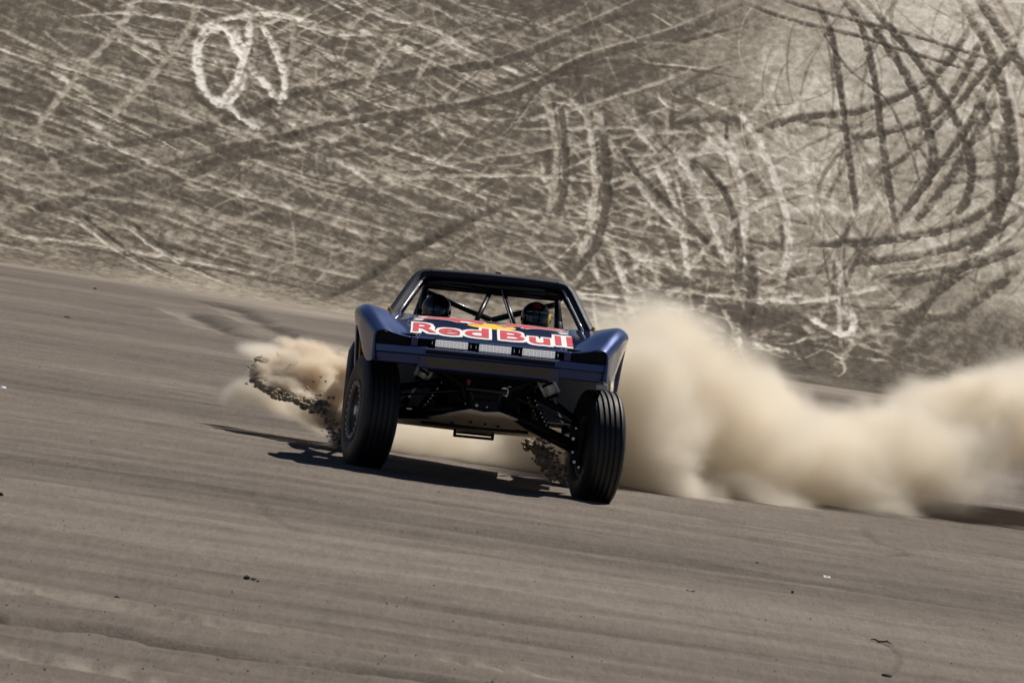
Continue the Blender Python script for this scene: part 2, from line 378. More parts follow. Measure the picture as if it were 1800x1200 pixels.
# tracks one can follow in the photograph
for p, w, v, s, bk in [
    ([(1310, 0), (1175, 55), (1025, 100), (900, 150), (700, 195), (450, 250), (300, 290), (0, 330)], 16, .16, .8, .3),
    ([(1300, -8), (1170, 45), (1020, 90), (900, 140), (700, 186), (480, 238), (300, 276)], 7, .66, .7, .5),
    ([(1140, 0), (1050, 40), (900, 95), (750, 120), (560, 165), (330, 240), (0, 300)], 15, .15, .8, .3),
    ([(1130, -10), (1045, 30), (900, 84), (750, 110), (560, 155)], 7, .6, .7, .5),
    ([(0, 410), (120, 360), (300, 320), (420, 270), (600, 225)], 22, .15, .75, .3),
    ([(0, 375), (160, 330), (290, 285), (400, 262)], 12, .6, .6, .5),
    ([(240, -5), (215, 50), (150, 125), (90, 200), (60, 240)], 15, .62, 1.0, .05),
    ([(355, -5), (330, 60), (270, 140), (215, 195), (190, 225)], 15, .62, 1.0, .05),
    ([(430, 125), (418, 170), (388, 192), (358, 170), (346, 125), (352, 80), (375, 58), (405, 66), (425, 95), (430, 125)], 19, 1.0, 1.0, .12),
    ([(440, 30), (432, 100), (408, 165), (380, 198)], 15, 1.0, 1.0, .15),
    ([(395, 60), (420, 105), (465, 160), (497, 192)], 15, 1.0, 1.0, .15),
    ([(452, 40), (486, 105), (500, 160), (490, 192)], 15, 1.0, 1.0, .15),
    ([(510, 20), (515, 80), (500, 165)], 10, .7, .7, .5),
    ([(380, 180), (425, 215), (458, 234)], 11, .95, 1.0, .15),
    ([(340, 62), (400, 42), (480, 30), (560, 45)], 14, .95, .95, .25),
    ([(350, 40), (420, 60), (500, 35), (530, 10)], 10, .85, .8, .5),
    ([(120, 38), (210, 30), (330, 48), (400, 80)], 8, .85, .8, .5),
    ([(205, 20), (260, 10), (350, 20), (480, 60)], 8, .8, .7, .5),
    ([(520, 50), (600, 62), (700, 60), (760, 78)], 9, .85, .8, .5),
    ([(700, 55), (665, 110), (640, 160)], 12, .75, .8, .5),
    ([(770, 80), (740, 120), (720, 150)], 10, .72, .7, .5),
    ([(620, -5), (680, 30), (760, 46), (860, 100)], 9, .85, .8, .5),
    ([(440, 0), (450, 90), (425, 190)], 11, .55, .6, .4),
    ([(900, 195), (1020, 172), (1150, 138), (1230, 105)], 10, .66, .85, .4),
    ([(860, 258), (1040, 230), (1170, 222), (1240, 228)], 10, .66, .85, .4),
    ([(640, 300), (760, 285), (900, 250), (1040, 228)], 9, .6, .7, .5),
    ([(650, 315), (800, 300), (960, 293), (1080, 302), (1200, 265), (1330, 262), (1470, 282)], 10, .74, .85, .45),
    ([(900, 205), (1000, 207), (1120, 212), (1210, 235)], 9, .68, .8, .5),
    ([(950, 60), (1040, 60), (1150, 66), (1290, 64), (1370, 20)], 9, .5, .7, .3),
    ([(1070, 322), (1150, 292), (1260, 252), (1350, 208)], 12, .70, .8, .4),
    ([(1060, 395), (1130, 370), (1200, 345)], 12, .62, .8, .4),
    ([(963, 145), (976, 200), (980, 285), (965, 365), (930, 430)], 14, .68, .8, .4),
    ([(985, 160), (994, 220), (996, 300), (978, 380)], 12, .13, .8, .3),
    ([(1030, 170), (1046, 250), (1048, 340), (1030, 420), (1005, 480)], 13, .72, .85, .4),
    ([(1060, 200), (1068, 280), (1066, 350), (1045, 430), (990, 500)], 16, .13, .85, .3),
    ([(1150, 265), (1188, 345), (1205, 420), (1212, 490)], 13, .86, .9, .4),
    ([(1115, 285), (1150, 345), (1205, 400), (1240, 415)], 11, .82, .85, .45),
    ([(1185, 250), (1235, 330), (1262, 400), (1286, 485)], 15, .86, .9, .45),
    ([(1265, 225), (1298, 290), (1312, 350), (1308, 415), (1285, 455)], 15, .84, .9, .4),
    ([(1290, 175), (1330, 232), (1365, 310), (1386, 385), (1387, 440), (1372, 495)], 16, .86, .9, .35),
    ([(1085, 235), (1130, 300), (1210, 380), (1290, 470)], 11, .16, .8, .4),
    ([(1230, 275), (1280, 340), (1300, 420), (1295, 500)], 12, .16, .8, .4),
    ([(1205, 480), (1240, 430), (1320, 360), (1400, 330), (1470, 345)], 12, .8, .8, .5),
    ([(1440, 125), (1430, 150), (1390, 190), (1360, 250)], 14, .8, .8, .4),
    ([(1370, 120), (1350, 165), (1315, 200)], 13, .8, .8, .4),
    ([(1390, 365), (1450, 355), (1500, 370), (1560, 330)], 20, .88, .7, .6),
    ([(1430, -5), (1460, 60), (1475, 140), (1485, 210), (1497, 300), (1507, 380)], 12, .13, .9, .2),
    ([(1475, -5), (1512, 50), (1536, 140), (1546, 210), (1558, 290), (1576, 415)], 13, .12, .9, .2),
    ([(1440, 50), (1490, 120), (1560, 180), (1600, 260), (1620, 330)], 6, .2, .7, .4),
    ([(1490, 5), (1560, 90), (1610, 170), (1628, 220), (1640, 265), (1628, 315), (1582, 380)], 17, .12, .92, .2),
    ([(1505, -5), (1580, 75), (1650, 165), (1692, 240), (1706, 290), (1700, 345), (1672, 395)], 16, .12, .92, .2),
    ([(1310, 2), (1400, 35), (1500, 65), (1600, 100), (1740, 142)], 9, .16, .85, .25),
    ([(1370, -3), (1480, 33), (1620, 75), (1740, 112)], 9, .16, .85, .25),
    ([(1680, -10), (1730, 80), (1760, 165), (1777, 255), (1772, 330), (1745, 395), (1690, 475), (1610, 555), (1555, 665)], 22, .14, .9, .2),
    ([(1700, -10), (1752, 80), (1778, 165), (1795, 255), (1792, 330), (1760, 405), (1700, 490)], 11, .74, .8, .4),
    ([(1715, -10), (1760, 60), (1805, 130), (1850, 200)], 24, .14, .9, .3),
    ([(1310, 232), (1400, 202), (1500, 194), (1600, 165), (1662, 120), (1710, 40)], 15, .14, .88, .35),
    ([(1480, 238), (1560, 228), (1645, 202), (1692, 140), (1735, 50)], 15, .14, .88, .35),
    ([(1600, 400), (1655, 330), (1705, 255), (1750, 180)], 17, .13, .9, .25),
    ([(1575, 390), (1640, 300), (1700, 225), (1740, 150), (1790, 70)], 15, .13, .9, .3),
    ([(1530, 310), (1600, 262), (1680, 190), (1760, 90)], 13, .15, .85, .35),
    ([(1800, 325), (1740, 370), (1660, 405), (1530, 425), (1400, 425)], 18, .13, .9, .3),
    ([(1800, 380), (1730, 420), (1620, 452), (1480, 465)], 16, .14, .85, .3),
    ([(1800, 440), (1740, 462), (1650, 490), (1560, 505)], 16, .14, .85, .3),
    ([(1800, 400), (1740, 440), (1640, 472), (1520, 482)], 9, .75, .8, .5),
    ([(1800, 470), (1720, 530), (1640, 590), (1560, 660)], 20, .18, .8, .3),
    ([(1413, 553), (1450, 575), (1485, 590), (1502, 568), (1495, 545)], 13, .98, .95, .3),
    ([(1340, 522), (1400, 530), (1480, 520), (1570, 500)], 11, .85, .85, .5),
    ([(1180, 505), (1260, 518), (1360, 525), (1420, 510)], 12, .8, .85, .5),
    ([(1460, 650), (1500, 610), (1560, 560), (1640, 520)], 12, .66, .7, .5),
    ([(1310, 650), (1310, 580), (1322, 500), (1318, 420)], 18, .12, .75, .4),
    ([(1120, 560), (1180, 600), (1260, 640)], 12, .75, .7, .5),
    ([(0, 322), (60, 338), (210, 352), (450, 392), (720, 472)], 9, .74, .85, .4),
    ([(130, 385), (210, 402), (350, 425), (520, 470), (700, 515)], 9, .72, .85, .4),
    ([(150, 342), (340, 372), (500, 410), (730, 478)], 8, .66, .8, .5),
    ([(200, 420), (330, 455), (480, 500), (600, 535)], 10, .2, .75, .3),
    ([(0, 190), (100, 225), (250, 285), (420, 340), (640, 390), (900, 470)], 8, .78, .85, .45),
    ([(0, 90), (150, 140), (320, 205), (520, 260), (760, 330), (1000, 420)], 8, .74, .8, .45),
    ([(0, 275), (60, 310), (150, 355)], 8, .6, .8, .4),
    ([(60, 240), (100, 300), (160, 350)], 8, .6, .7, .4),
    ([(400, 330), (480, 352), (580, 390), (680, 420)], 11, .82, .85, .5),
    ([(590, 275), (630, 300), (680, 335), (760, 370)], 11, .8, .85, .5),
    ([(560, 300), (500, 340), (450, 370), (330, 415)], 12, .6, .6, .5),
    ([(125, 380), (205, 455), (300, 540)], 10, .66, .8, .25),
    ([(140, 378), (220, 452), (318, 540)], 7, .2, .7, .25),
    ([(212, 392), (290, 460), (380, 530)], 10, .66, .8, .25),
    ([(560, 560), (640, 500), (715, 445), (850, 372), (990, 318)], 18, .15, .8, .3),
    ([(700, 520), (800, 440), (870, 395)], 12, .2, .6, .4)]:
    paint(p, w, v, s, bk, .03 if v < .4 else .015, .012 if v < .4 else .006)
# smooth, undisturbed shoulder low on the right and along the foot on the left
sm = sstep(1570, 1700, PX + .35*(PY-560))*sstep(520, 600, PY)
tone = tone*(1-sm) + .33*sm
ft = sstep(448, 492, PY - .085*PX - 10*np.sin(PX*.013) + 40*(n_big-.5))*sstep(1000, 850, PX)
ft = ft*.85
lc = sstep(1050, 850, PX)*(.10+.25*sstep(250, 420, PY)); tone = tone*(1-lc) + .36*lc
tone = tone*(1-ft) + .50*ft
for p, w, v in (([(125, 380), (205, 455), (300, 540), (330, 562)], 8, .78), ([(138, 376), (220, 452), (318, 540)], 6, .12), ([(212, 392), (290, 460), (380, 530), (400, 545)], 8, .78), ([(226, 390), (302, 458), (392, 530)], 6, .12), ([(560, 562), (640, 500), (715, 445), (850, 372)], 16, .10), ([(0, 425), (150, 440), (320, 470), (470, 505)], 10, .75), ([(60, 440), (250, 470), (420, 505), (560, 540)], 6, .15)):
    paint(p, w, v, .9, .25, .02)
tone += .26*(n_fin-.5) + .16*(gran-.5)*(1-.6*ft)*(1-.7*sm)*(1-.5*e_pale)
tone = np.clip(tone, 0, 1)
rel = dz + .035*(n_mid-.5) + .015*(n_fin-.5)
# full hill: dense middle, coarse surroundings
xo = np.concatenate([np.linspace(-160, -46.6, 60), HX, np.linspace(46.6, 160, 60)])
yo = np.concatenate([np.linspace(75.0, 75.95, 6), HY, np.linspace(106.3, 240, 90)])
FX, FY = np.meshgrid(xo, yo)
FZ = hill_z(FX, FY)
ftone = np.full(FX.shape, .36) + .16*(fbm(FX.shape, 3, 4, 77, 2)-.5)
r0, c0 = 6, 60
ftone[r0:r0+hs[0], c0:c0+hs[1]] = tone
FZ[r0:r0+hs[0], c0:c0+hs[1]] += rel*sstep(76, 78, GY)
FZ -= .03*sstep(77, 75, FY)
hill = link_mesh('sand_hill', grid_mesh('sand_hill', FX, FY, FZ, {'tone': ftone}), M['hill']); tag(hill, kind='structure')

# ---- flat ground
d_ = np.concatenate([np.linspace(-20, 13, 30), 1/np.linspace(1/13.6, 1/124.0, 640)])     # distance in front of the camera
yg = d_-47.0
u = np.concatenate([np.linspace(-2.4, -1.02, 24)[:-1], np.linspace(-1.02, 1.02, 620), np.linspace(1.02, 2.4, 24)[1:]])
UU, DD = np.meshgrid(u, d_)
wid = np.maximum(DD, 14)*.098 + .15
GXX = np.where(np.abs(UU) <= 1.02, UU*wid, np.sign(UU)*(1.02*wid + ((np.abs(UU)-1.02)/1.38)**2*150))
GYY = DD-47.0
gs = GXX.shape
def wave2(x, y, seed, f0=.05, n=9, sx=1, sy=1, g=.7):
    rs = np.random.RandomState(seed); s = 0
    for k in range(n):
        f = f0*1.7**k; a = rs.uniform(0, 6.28); ph = rs.uniform(0, 6.28); ph2 = rs.uniform(0, 6.28)
        s = s + g**k*np.sin(f*6.28*x*sx*math.cos(a)+ph + 1.3*np.sin(f*3.1*x*sx+ph2))*np.sin(f*6.28*y*sy+ph2 + 1.1*np.sin(f*4.*x*sx+ph))
    return s
gz = hill_z(GXX, GYY)*1.0
fade = sstep(75, 60, GYY)
gz = gz + fade*(.018*wave2(GXX, GYY, 3, .05, 6, .5, 1.0) + .010*wave2(GXX, GYY, 9, .4, 5, .5, 1.6))
gt = np.full(gs, .40) + .34*sstep(63, 77, GYY + 3*np.sin(GXX*.9+1.3*np.sin(GXX*.37)) ) + .08*wave2(GXX, GYY, 15, .06, 5, .35, 1.2) + .05*wave2(GXX, GYY, 17, .5, 5, .25, 1.5)
def gpaint(px_pts, w, val, st, depth=0.0, berm=0.0, pat=0.0):
    global gz, gt
    q = np.array([on_ground(*p)[:2] for p in catmull(px_pts, 8)])
    D = np.full(gs, 99.0); S = np.zeros(gs); acc = 0
    for a, b in zip(q[:-1], q[1:]):
        ab = b-a; L2 = ab@ab+1e-9
        pad = w*3+.2
        m = (GXX > min(a[0], b[0])-pad) & (GXX < max(a[0], b[0])+pad) & (GYY > min(a[1], b[1])-pad*2) & (GYY < max(a[1], b[1])+pad*2)
        if not m.any(): acc += math.sqrt(L2); continue
        X = GXX[m]; Y = GYY[m]; t = np.clip(((X-a[0])*ab[0]+(Y-a[1])*ab[1])/L2, 0, 1)
        d = np.hypot(X-a[0]-t*ab[0], Y-a[1]-t*ab[1]); o = D[m]; better = d < o
        o[better] = d[better]; D[m] = o
        s = S[m]; s[better] = acc + t[better]*math.sqrt(L2); S[m] = s
        acc += math.sqrt(L2)
    nn = .5+.5*np.sin(S*3.1+2*np.sin(S*.7))*np.sin(S*1.3+1)
    a = sstep(1.3, .5, D/(w*.5*(.8+.4*nn)))*st*(.55+.45*nn)
    gt = gt + (val-gt)*a
    if pat: gz = gz + pat*a*np.sin(S*2*math.pi/.19 + D*9)
    gz = gz - depth*a + berm*sstep(2.6, 1.5, D/(w*.5))*sstep(.6, 1.3, D/(w*.5))*st
gpaint([(-60, 1085), (0, 1104), (150, 1112), (300, 1142), (480, 1172), (720, 1200), (900, 1225)], .30, .14, .9, .04, .03)
gpaint([(-60, 1030), (60, 1040), (160, 1060), (300, 1090), (480, 1115), (700, 1150), (950, 1185)], .55, .66, .75, .01, .03, .02)
gpaint([(-60, 1150), (60, 1165), (200, 1190), (340, 1215)], .55, .66, .8, .01, .03, .02)
gpaint([(240, 1035), (380, 1062), (560, 1082), (760, 1125)], .14, .27, .6, .015)
gpaint([(380, 850), (440, 870), (470, 905), (520, 930)], .10, .22, .6, .01)
gpaint([(150, 800), (220, 835), (320, 850), (430, 868)], .10, .25, .55, .01)
gpaint([(300, 995), (340, 1000), (440, 1013), (560, 1030), (640, 1040)], .12, .26, .55, .01)
gpaint([(0, 620), (160, 640), (320, 665), (430, 690)], .6, .30, .5, .01)
gpaint([(0, 680), (150, 720), (330, 760), (500, 800)], .6, .34, .5, .01)
gpaint([(312, 547), (380, 580), (455, 601)], .8, .06, 1.0, .05, .03)
gpaint([(300, 545), (368, 578), (446, 600)], .6, .8, .9, 0, .0)
gpaint([(385, 535), (440, 562), (495, 592)], .8, .06, 1.0, .04, .03)
gpaint([(375, 535), (430, 562), (480, 590)], .6, .75, .8)
gpaint([(1050, 890), (1200, 915), (1350, 940), (1560, 968), (1800, 1000)], .55, .60, .5, .0, .03)
gpaint([(1080, 905), (1240, 935), (1400, 965), (1620, 1000), (1800, 1020)], .45, .30, .6, .03, .02)
gpaint([(1180, 900), (1330, 925), (1500, 945), (1800, 985)], .4, .32, .5, .03, .02)
gpaint([(1520, 925), (1530, 940), (1560, 960), (1600, 975), (1555, 980)], .10, .2, .6, .01)
gpaint([(1250, 838), (1300, 845), (1400, 862), (1480, 880)], .5, .32, .6, .02, .03)
gpaint([(700, 900), (900, 930), (1100, 960), (1400, 1010)], 1.2, .52, .35, .0)
gpaint([(1535, 1128), (1560, 1133), (1578, 1150), (1575, 1170), (1560, 1183)], .05, .24, .7, .01)
# wind ripples right of centre
rip = sstep(8, 1, np.hypot((GXX-3.2)/1.0, (GYY+8)/2.2))
gz = gz + .013*rip*np.sin(GYY*2*math.pi/.42 + GXX*.8 + 1.4*np.sin(GXX*1.9+GYY*.6) + .8*np.sin(GXX*4.1))*(.5+.5*np.sin(GXX*2.3+GYY*1.1))
gz = gz - .03*sstep(75, 77, GYY)
ground = link_mesh('sand_ground', grid_mesh('sand_ground', GXX, GYY, gz, {'tone': np.clip(gt, 0, 1)}), M['ground']); tag(ground, kind='structure')

# ------------------------------------------------------------------ truck
truck = empty('race_truck', (0, 0, 0), TRUCK_ROT)
tag(truck, 'dark blue off road race truck with red and white bonnet lettering sliding on sand', 'truck')
def T(name, bm, m, parent=truck, **k): return obj(name, bm, M[m], parent, **k)

def hood_z(x, y): return 1.154 + .147*(y+.62) - .005*(x/.66)**2 - .004*np.clip((-.60-y)/.05, 0, 1)**2
# bonnet
bm = bmesh.new()
xs = np.linspace(-.66, .66, 25); ys = np.concatenate([np.linspace(-.655, -.5, 7), np.linspace(-.45, 1.02, 16)])
V = add_grid(bm, [[(x, y, float(hood_z(x, y))) for x in xs] for y in ys])
ex = bmesh.ops.extrude_edge_only(bm, edges=[e for e in bm.edges if all(v in V[0] for v in e.verts)])
for v in ex['geom']:
    if isinstance(v, bmesh.types.BMVert): v.co += Vector((0, .012, -.012))
hood = T('hood', bm, 'navy', smooth=True)
sm_ = hood.modifiers.new('thick', 'SOLIDIFY'); sm_.thickness = .008; sm_.offset = -1

# front fenders: sections along the length
FS = [  # y, inner z follows bonnet; crest (x,z), outer top (x,z), lip (x,z)
    (-.655, (.80, 1.163), (.925, 1.170), (.950, .930)),
    (-.60, (.82, 1.187), (.940, 1.194), (.968, .925)),
    (-.50, (.86, 1.228), (.970, 1.228), (.995, .920)),
    (-.38, (.90, 1.280), (1.005, 1.275), (1.022, .910)),
    (-.24, (.95, 1.340), (1.050, 1.325), (1.055, 1.02)),
    (-.10, (.985, 1.380), (1.085, 1.355), (1.090, 1.15)),
    (.06, (1.005, 1.402), (1.110, 1.370), (1.118, 1.225)),
    (.22, (1.010, 1.410), (1.120, 1.375), (1.128, 1.235)),
    (.40, (1.000, 1.412), (1.115, 1.372), (1.128, 1.18)),
    (.58, (.980, 1.408), (1.105, 1.365), (1.12, 1.05)),
    (.76, (.955, 1.402), (1.090, 1.355), (1.11, .80)),
    (1.02, (.930, 1.400), (1.070, 1.345), (1.09, .62))]
def fender(sgn):
    bm = bmesh.new(); rows = []
    for y, c, o, l in FS:
        hz = float(hood_z(.66, y))
        p0 = np.array([.66, hz]); p1 = np.array([.735, hz+.25*(c[1]-hz)+.004]); p2 = np.array([(c[0]+.735)/2, hz+.72*(c[1]-hz)])
        pts = catmull([p0, p1, p2, c, (.6*o[0]+.4*c[0], .5*(o[1]+c[1])+.016), (o[0]+.012, o[1]-.004), (o[0]+.030, o[1]-.045)], 4)
        e = np.array([o[0]+.030, o[1]-.045])
        pts += [e+(np.array(l)-e)*k/4 for k in range(1, 5)]
        pts.append(np.array([l[0]-.035, l[1]+.004]))
        rows.append([(sgn*p[0], y, p[1]) for p in pts])
    add_grid(bm, rows)
    o = T('front_fender', bm, 'navy', smooth=True)
    ss = o.modifiers.new('sub', 'SUBSURF'); ss.levels = 1; ss.render_levels = 2
    s = o.modifiers.new('thick', 'SOLIDIFY'); s.thickness = .008; s.offset = -1
for s in (-1, 1): fender(s)
# front end below the bonnet
def yb(x): return -.73 + .10*(abs(x)/.94)**2.2
def strip(name, x0, x1, prof, m, parent=truck, nx=16, auto=40):
    """loft a closed (dy,z) profile along the curved nose"""
    bm = bmesh.new(); rings = []
    for x in np.linspace(x0, x1, nx):
        rings.append([bm.verts.new((x, yb(x)+dy, z)) for dy, z in prof])
    n = len(prof)
    for a, b in zip(rings, rings[1:]):
        for k in range(n): bm.faces.new((a[k], a[(k+1) % n], b[(k+1) % n], b[k]))
    bm.faces.new(rings[0][::-1]); bm.faces.new(rings[-1])
    return obj(name, bm, M[m], parent, auto=auto)
bumper = strip('bumper', -.945, .945, [(0.012, 1.072), (0, 1.064), (0, 1.010), (.012, 1.001), (.15, 1.001), (.15, 1.076)], 'navy', nx=30)
for s in (-1, 1):
    a, b = sorted((s*.575, s*.940))
    strip('lower_panel', a, b, [(.022, .999), (.030, .930), (.045, .922), (.12, .922), (.12, .999)], 'navy', bumper)
strip('center_panel', -.572, .572, [(-.004, .999), (.012, .905), (.025, .894), (.12, .894), (.12, .999)], 'navy', bumper)
bm = bmesh.new()
fr = []; bk = []
for x in np.linspace(-1, 1, 17):
    xt, xb = x*.525, x*.50
    for lst, off in ((fr, -.003), (bk, .02)):
        lst.append((bm.verts.new((xt, yb(xt)-.004+.001+off, .992)), bm.verts.new((xb, yb(xb)+.0125+off-.001, .918))))
for lst, fl in ((fr, 0), (bk, 1)):
    for a, b in zip(lst, lst[1:]): bm.faces.new((a[0], b[0], b[1], a[1]) if not fl else (a[1], b[1], b[0], a[0]))
for i in (0, 1):
    for (a, b), (c, d) in zip(zip(fr, fr[1:]), zip(bk, bk[1:])): bm.faces.new((a[i], b[i], d[i], c[i]))
for k in (0, -1): bm.faces.new((fr[k][0], fr[k][1], bk[k][1], bk[k][0]))
obj('panel_insert', bm, M['insert'], bumper, auto=40)
strip('bumper_slot', -.53, .53, [(-.005, 1.048), (-.005, 1.017), (.01, 1.014), (.01, 1.05)], 'black', bumper)
strip('bumper_edge_trim', -.525, .545, [(-.012, 1.064), (-.014, 1.058), (.006, 1.055), (.006, 1.064)], 'chrome', bumper)
# light bay and headlight openings
bm = bmesh.new(); add_box(bm, (0, -.545, 1.11), (1.24, .04, .10)); add_box(bm, (0, -.60, 1.078), (1.24, .10, .006)); T('light_bay', bm, 'black')
for s in (-1, 1):
    bm = bmesh.new(); add_box(bm, (s*.785, -.565, 1.115), (.33, .05, .115), bev=.006)
    add_box(bm, (s*.785, -.60, 1.079), (.30, .06, .006)); T('headlight_recess', bm, 'black')
    bm = bmesh.new(); add_box(bm, (s*.628, -.635, 1.11), (.055, .06, .078), Euler((R(12), 0, R(-3*s))), .006); T('nose_upright', bm, 'navy')
    bm = bmesh.new(); add_box(bm, (s*.955, -.585, 1.03), (.02, .13, .21), None, .006); T('nose_side_plate', bm, 'navy')
# LED light bars
for px0, py0, px1, py1 in ((766, 598, 822, 613), (843, 605, 898, 622), (919, 613, 975, 629)):
    a = L(px0, py0, -.69); b = L(px1, py1, -.69)
    cx, cz = (a[0]+b[0])/2, (a[2]+b[2])/2; w, h = b[0]-a[0], .056
    bm = bmesh.new(); add_box(bm, (cx, -.655, cz), (w+.030, .05, h+.022), None, .006)
    for s in (-1, 1): add_box(bm, (cx+s*(w/2+.022), -.655, cz), (.012, .03, h+.005), None, .003)
    bar = T('light_bar', bm, 'black', auto=40)
    bm = bmesh.new(); add_box(bm, (cx, -.684, cz), (w, .012, h), None, .004); obj('led_lens', bm, M['led'], bar)
    for s in (-1, 1):
        bm = bmesh.new(); add_tube(bm, [(cx+s*(w/2+.0255), -.683, cz-.012), (cx+s*(w/2+.0255), -.683, cz+.012)], .003, 8); obj('bracket_bolt', bm, M['chrome'], bar)
    ring = None
    for i in range(9):
        for j in range(2):
            x = cx - w/2 + w*(i+.5)/9; z = cz + (j-.5)*h*.46
            if ring is None:
                bm = bmesh.new(); r1, r2_ = w/9*.40, w/9*.25
                A = [[bm.verts.new((r*math.cos(k*math.pi/7), yy, r*math.sin(k*math.pi/7))) for k in range(14)] for r, yy in ((r1, 0), (r1*.9, -.0035), (r2_*1.1, -.0035), (r2_, 0))]
                for p, q in zip(A, A[1:]):
                    for k in range(14): bm.faces.new((p[k], p[(k+1) % 14], q[(k+1) % 14], q[k]))
                ro = obj('led_reflector', bm, M['led_ring'], bar); ring = ro
            else:
                ro = ring.copy(); col.objects.link(ro)
            ro.location = (x, -.6905, z)

# lettering and emblem on the bonnet -------------------------------------------------
def on_hood(bm, lift):
    for v in bm.verts:
        v.co.z = float(hood_z(v.co.x, v.co.y)) + lift
def cut_up(bm):
    for a, b, axis in ((-.7, .7, 0), (-.5, 1.0, 1)):
        k = a
        while k < b:
            no = (1, 0, 0) if axis == 0 else (0, 1, 0); co = (k, 0, 0) if axis == 0 else (0, k, 0)
            bmesh.ops.bisect_plane(bm, geom=bm.verts[:]+bm.edges[:]+bm.faces[:], plane_co=co, plane_no=no); k += .06
def glyph(ch, x0, x1, y0, y1, offset, m, lift, name, shifts=((0, 0),), extra=()):
    cu = bpy.data.curves.new('glyph', 'FONT'); cu.body = ch; cu.offset = offset; cu.resolution_u = 6
    o = bpy.data.objects.new('glyph', cu); col.objects.link(o)
    bpy.context.view_layer.update()
    me = bpy.data.meshes.new_from_object(o.evaluated_get(bpy.context.evaluated_depsgraph_get()))
    bpy.data.objects.remove(o); bpy.data.curves.remove(cu)
    X = [v.co.x for v in me.vertices]; Y = [v.co.y for v in me.vertices]
    for v in me.vertices:
        v.co.x = x0 + (v.co.x-min(X))/(max(X)-min(X))*(x1-x0); v.co.y = y0 + (v.co.y-min(Y))/(max(Y)-min(Y))*(y1-y0)
    full = bmesh.new()
    for k, (dx, dy) in enumerate(shifts):
        bm = bmesh.new(); bm.from_mesh(me)
        for v in bm.verts: v.co.x += dx; v.co.y += dy
        cut_up(bm); on_hood(bm, lift + k*.00012)
        t = bpy.data.meshes.new('t'); bm.to_mesh(t); bm.free(); full.from_mesh(t); bpy.data.meshes.remove(t)
    for P in extra:
        bm = bmesh.new(); bm.faces.new([bm.verts.new((*p, 0)) for p in P]); cut_up(bm); on_hood(bm, lift - .0001)
        t = bpy.data.meshes.new('t'); bm.to_mesh(t); bm.free(); full.from_mesh(t); bpy.data.meshes.remove(t)
    bpy.data.meshes.remove(me)
    return obj(name, full, M[m], hood)
def hx(px, py): return L(px, py, 0.0)[0]
GL = [('R', 727, 769, -.27, .36), ('e', 772, 810, -.34, .12), ('d', 818, 860, -.31, .36), ('B', 880, 923, -.29, .35),
      ('u', 931, 967.5, -.37, .10), ('l', 976.5, 987, -.30, .38), ('l', 997, 1007, -.31, .38)]
SH = [(0, 0)] + [(.026*math.cos(k*math.pi/6), .105*math.sin(k*math.pi/6)) for k in range(12)] + [(.026*a, .105*b) for a in (-.9, .9) for b in (-.9, .9)]
for gi, (ch, p0, p1, y0, y1) in enumerate(GL):
    pm = 566+(p0-720)*.105
    x0, x1 = hx(p0, pm), hx(p1, pm+4)
    off = {'l': .0}.get(ch, .022)
    glyph(ch, x0, x1, y0, y1, off, 'red', .0085, 'letter')
    n = 24; cxx, cyy = (x0+x1)/2, (y0+y1)/2; sx, sy = (x1-x0)*.42, (y1-y0)*.44
    if ch == 'R': cyy += .12*(y1-y0); sy *= .65
    if ch == 'd': cyy -= .12*(y1-y0); sy *= .7
    sq = lambda v: math.copysign(abs(v)**.6, v)
    ell = [(cxx+sx*sq(math.cos(k*2*math.pi/n)), cyy+sy*sq(math.sin(k*2*math.pi/n))) for k in range(n)]
    ex_ = [ell]
    if ch == 'l' and p0 < 990: ex_ = [[(x0, y0-.08), (x1+.06, y0-.08), (x1+.06, y1+.06), (x0, y1+.06)]]
    if ch == 'u': ex_.append([(cxx, y0), (x1+.05, y0), (x1+.05, y1), (cxx, y1)])
    glyph(ch, x0, x1, y0, y1, off, 'white', .0025+.00025*gi, 'letter_outline', SH, ex_)
for s in (-1, 1):
    for x, y in ((s*.60, -.50), (s*.62, .93), (s*.70, .35)):
        bm = bmesh.new(); add_lathe(bm, [(-.002, .001), (-.002, .013), (.004, .011), (.004, .001)], Matrix.Translation((x, y, float(hood_z(x, y))+(.004 if abs(x) < .66 else .02))) @ Matrix.Rotation(R(-90), 4, 'Y'), 12, closed=False); obj('hood_pin', bm, M['bolt'], hood, auto=40)
# two charging bulls and a sun disc behind the lettering
def plate(pts, m, lift, name):
    bm = bmesh.new(); f = bm.faces.new([bm.verts.new((x, y, 0)) for x, y in pts])
    bmesh.ops.triangulate(bm, faces=[f]); cut_up(bm); on_hood(bm, lift); return obj(name, bm, M[m], hood)
n = 40
plate([(.005+.205*math.cos(k*2*math.pi/n), .62+.205*math.sin(k*2*math.pi/n)) for k in range(n)], 'yellow', .0018, 'sun_emblem')
BULL = [(-.02, .78), (-.05, .86), (-.09, .90), (-.13, .93), (-.20, .955), (-.30, .955), (-.40, .93), (-.47, .90), (-.53, .93), (-.58, .90), (-.60, .85), (-.585, .83), (-.56, .87), (-.52, .86),
        (-.54, .78), (-.60, .72), (-.63, .64), (-.60, .62), (-.565, .69), (-.49, .74), (-.43, .75), (-.35, .73), (-.30, .66), (-.26, .56), (-.225, .57), (-.25, .67), (-.23, .74),
        (-.17, .74), (-.13, .66), (-.08, .60), (-.05, .62), (-.09, .70), (-.10, .76), (-.06, .74), (-.03, .72)]
BULL = [(-.035+x*.96, .66+(y-.56)*.66) for x, y in BULL]
cb = (sum(p[0] for p in BULL)/len(BULL), sum(p[1] for p in BULL)/len(BULL))
